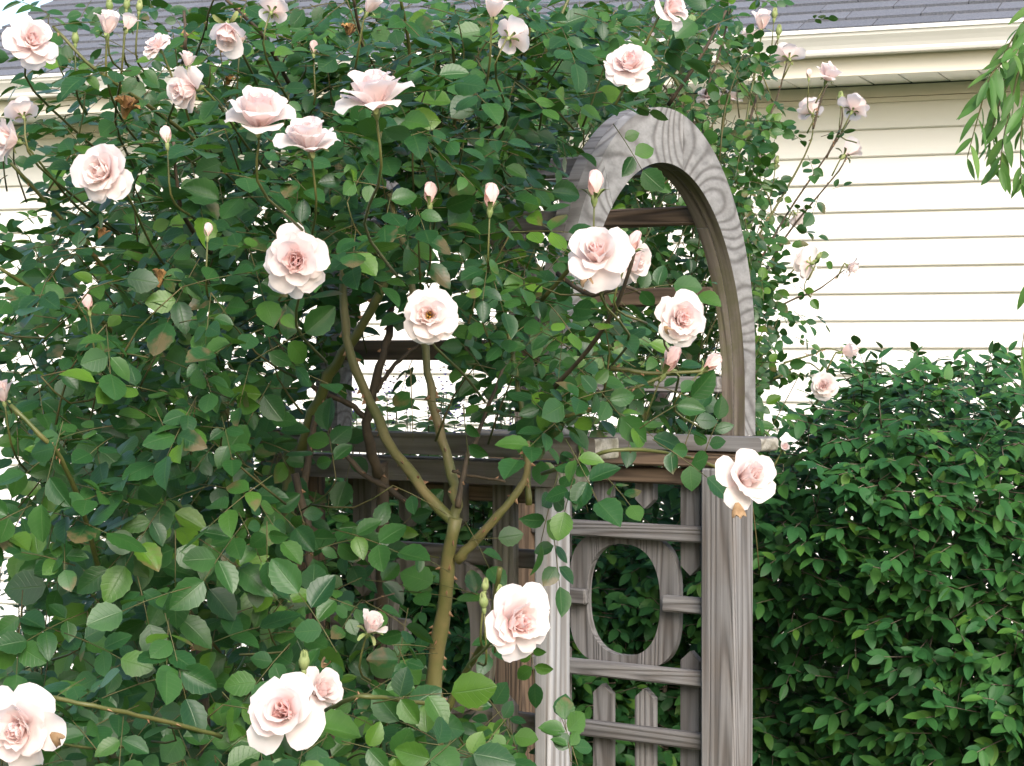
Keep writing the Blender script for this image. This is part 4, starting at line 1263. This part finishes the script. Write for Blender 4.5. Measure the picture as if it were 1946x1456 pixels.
# ------------------------------------------------------------------ hanging tree branch on the right
TL = Vector((1.75, 3.9, 0))
tree = empty('weeping_tree', TL)
tag(tree, 'light green tree with narrow leaves hanging in front of the siding', 'tree')
tinv = Matrix.Translation(-TL)
tb = MB(); tube(tb, spline([(1.75, 3.9, 0), (1.72, 3.92, 1.2), (1.66, 3.88, 2.2), (1.5, 3.8, 2.75), (1.2, 3.7, 2.85), (0.98, 3.65, 2.72)], 24), np.linspace(0.055, 0.008, 24), 10)
tb.build('trunk', M['bark'], tree, tinv)
tl = LeafSet(); twg = MB()
for pts in ([(2010, -60, 3.6), (1940, 80, 3.55), (1885, 140, 3.5), (1862, 210, 3.5), (1838, 300, 3.5)], [(2010, -60, 3.65), (1950, 90, 3.6), (1925, 180, 3.6), (1908, 260, 3.6), (1900, 320, 3.6)], [(2030, -40, 3.55), (1965, 120, 3.5), (1942, 240, 3.5), (1940, 350, 3.5)],
            [(2010, -60, 3.7), (1960, 20, 3.7), (1915, 90, 3.7), (1890, 150, 3.7)], [(2060, -40, 3.6), (1985, 300, 3.6), (1955, 560, 3.6), (1940, 680, 3.6)], [(1990, 40, 3.62), (1930, 120, 3.62), (1895, 210, 3.62), (1878, 280, 3.62)], [(2040, -20, 3.7), (1990, 160, 3.7), (1960, 330, 3.7)]):
    w = spline([P(*p) for p in pts], 30)
    tube(twg, w, np.linspace(0.003, 0.0008, 30), 5)
    for i in range(6, 30):
        if rng.random() < (0.3 if pts[-1][1] < 500 else 0.6): continue
        sd = 1 if i % 2 else -1
        t = nrm(w[min(i + 1, 29)] - w[i - 1])
        dd = nrm(t * 0.8 + np.array([sd * 0.55, rng.normal(0, 0.4), -0.35]))
        tl.add(w[i], nrm(dd + rng.normal(0, 0.12, 3)), nrm(np.array([0.2 * sd, -0.75, 0.5]) + rng.normal(0, 0.35, 3)), rng.uniform(0.038, 0.066))
tl.finish(tree, TL, M['willow_leaf'], NARROW_T, [leaf_template(9, 2, w_, f_, c_) for w_, f_, c_ in ((0.25, 0.35, 0.15), (0.21, 0.2, 0.3), (0.27, 0.5, -0.1))], 300, mass='crown', wfac=0.25)
twg.build('twigs', M['twig'], tree, tinv)

# ------------------------------------------------------------------ border plants behind
def bush_plant(name, label, cat, px0, px1, py0, d, mat, n_stem, leaf, group=None, flower=None, narrow=False, n_obj=60, lean=0.12):
    loc = P((px0 + px1) / 2, 1456, d); loc.z = 0
    root = empty(name, loc); tag(root, label, cat, group)
    inv = Matrix.Translation(-loc)
    s = LeafSet(); t = MB(); fl = MB()
    for i in range(n_stem):
        px = rng.uniform(px0, px1)
        top = P(px + rng.normal(0, 12), py0 + rng.uniform(0, 90), d + rng.uniform(-0.2, 0.2))
        base = Vector((loc.x + (top.x - loc.x) * 0.9, loc.y + rng.normal(0, 0.08), 0))
        w = spline([base, (base + top) / 2 + Vector((rng.normal(0, lean / 3), rng.normal(0, lean / 3), 0.05)), top], 26)
        tube(t, w, np.linspace(0.004, 0.0012, 26), 4)
        for q in range(5, 26):
            for sd in (0, 1, 2) if not narrow else (0, 1, 2, 3):
                if rng.random() < 0.2: continue
                a = q * 1.7 + sd * 2.1
                dd = nrm(np.array([math.cos(a), math.sin(a), 0.35 if narrow else 0.05]))
                s.add(w[q] + rng.normal(0, 0.006, 3), dd, nrm(UP + np.array([0, -0.5, 0]) + rng.normal(0, 0.3, 3)), leaf * rng.uniform(0.7, 1.2))
        if flower and rng.random() < 0.6:
            for k in range(9):
                c = w[-1] + np.array([rng.normal(0, 0.008), rng.normal(0, 0.008), k * 0.011])
                v, f, cc = petal_geo(0.012, 0.011, 0.8, 1.2, 0.3, 0.008, rng.uniform(0, 6), nu=3, nv=4)
                fl.add(c + v, f, cc)
    s.finish(root, loc, M[mat], NARROW_T if narrow else HEDGE_T, NARROW_T if narrow else HEDGE_T, n_obj)
    tag(t.build('stems', M['twig'], root, inv), kind='stuff')
    if flower and fl.n: tag(fl.build('flowers', M[flower], root, inv), kind='stuff')
    return root


bush_plant('flowering_perennial', 'leafy green perennial with violet flowers seen behind the arbor rails', 'plant', 430, 1080, 745, 6.2, 'light_leaf', 95, 0.055, flower='violet', n_obj=80)
bush_plant('lavender_plant', 'grey green spiky plant with violet tips by the siding at the left edge', 'plant', -60, 95, 1015, 4.9, 'grey_leaf', 16, 0.034, flower='violet', narrow=True)
bush_plant('leafy_shrub', 'light green fine leaved shrub low behind the rose near the left edge', 'shrub', 60, 430, 1040, 4.95, 'light_leaf', 34, 0.05, n_obj=80)
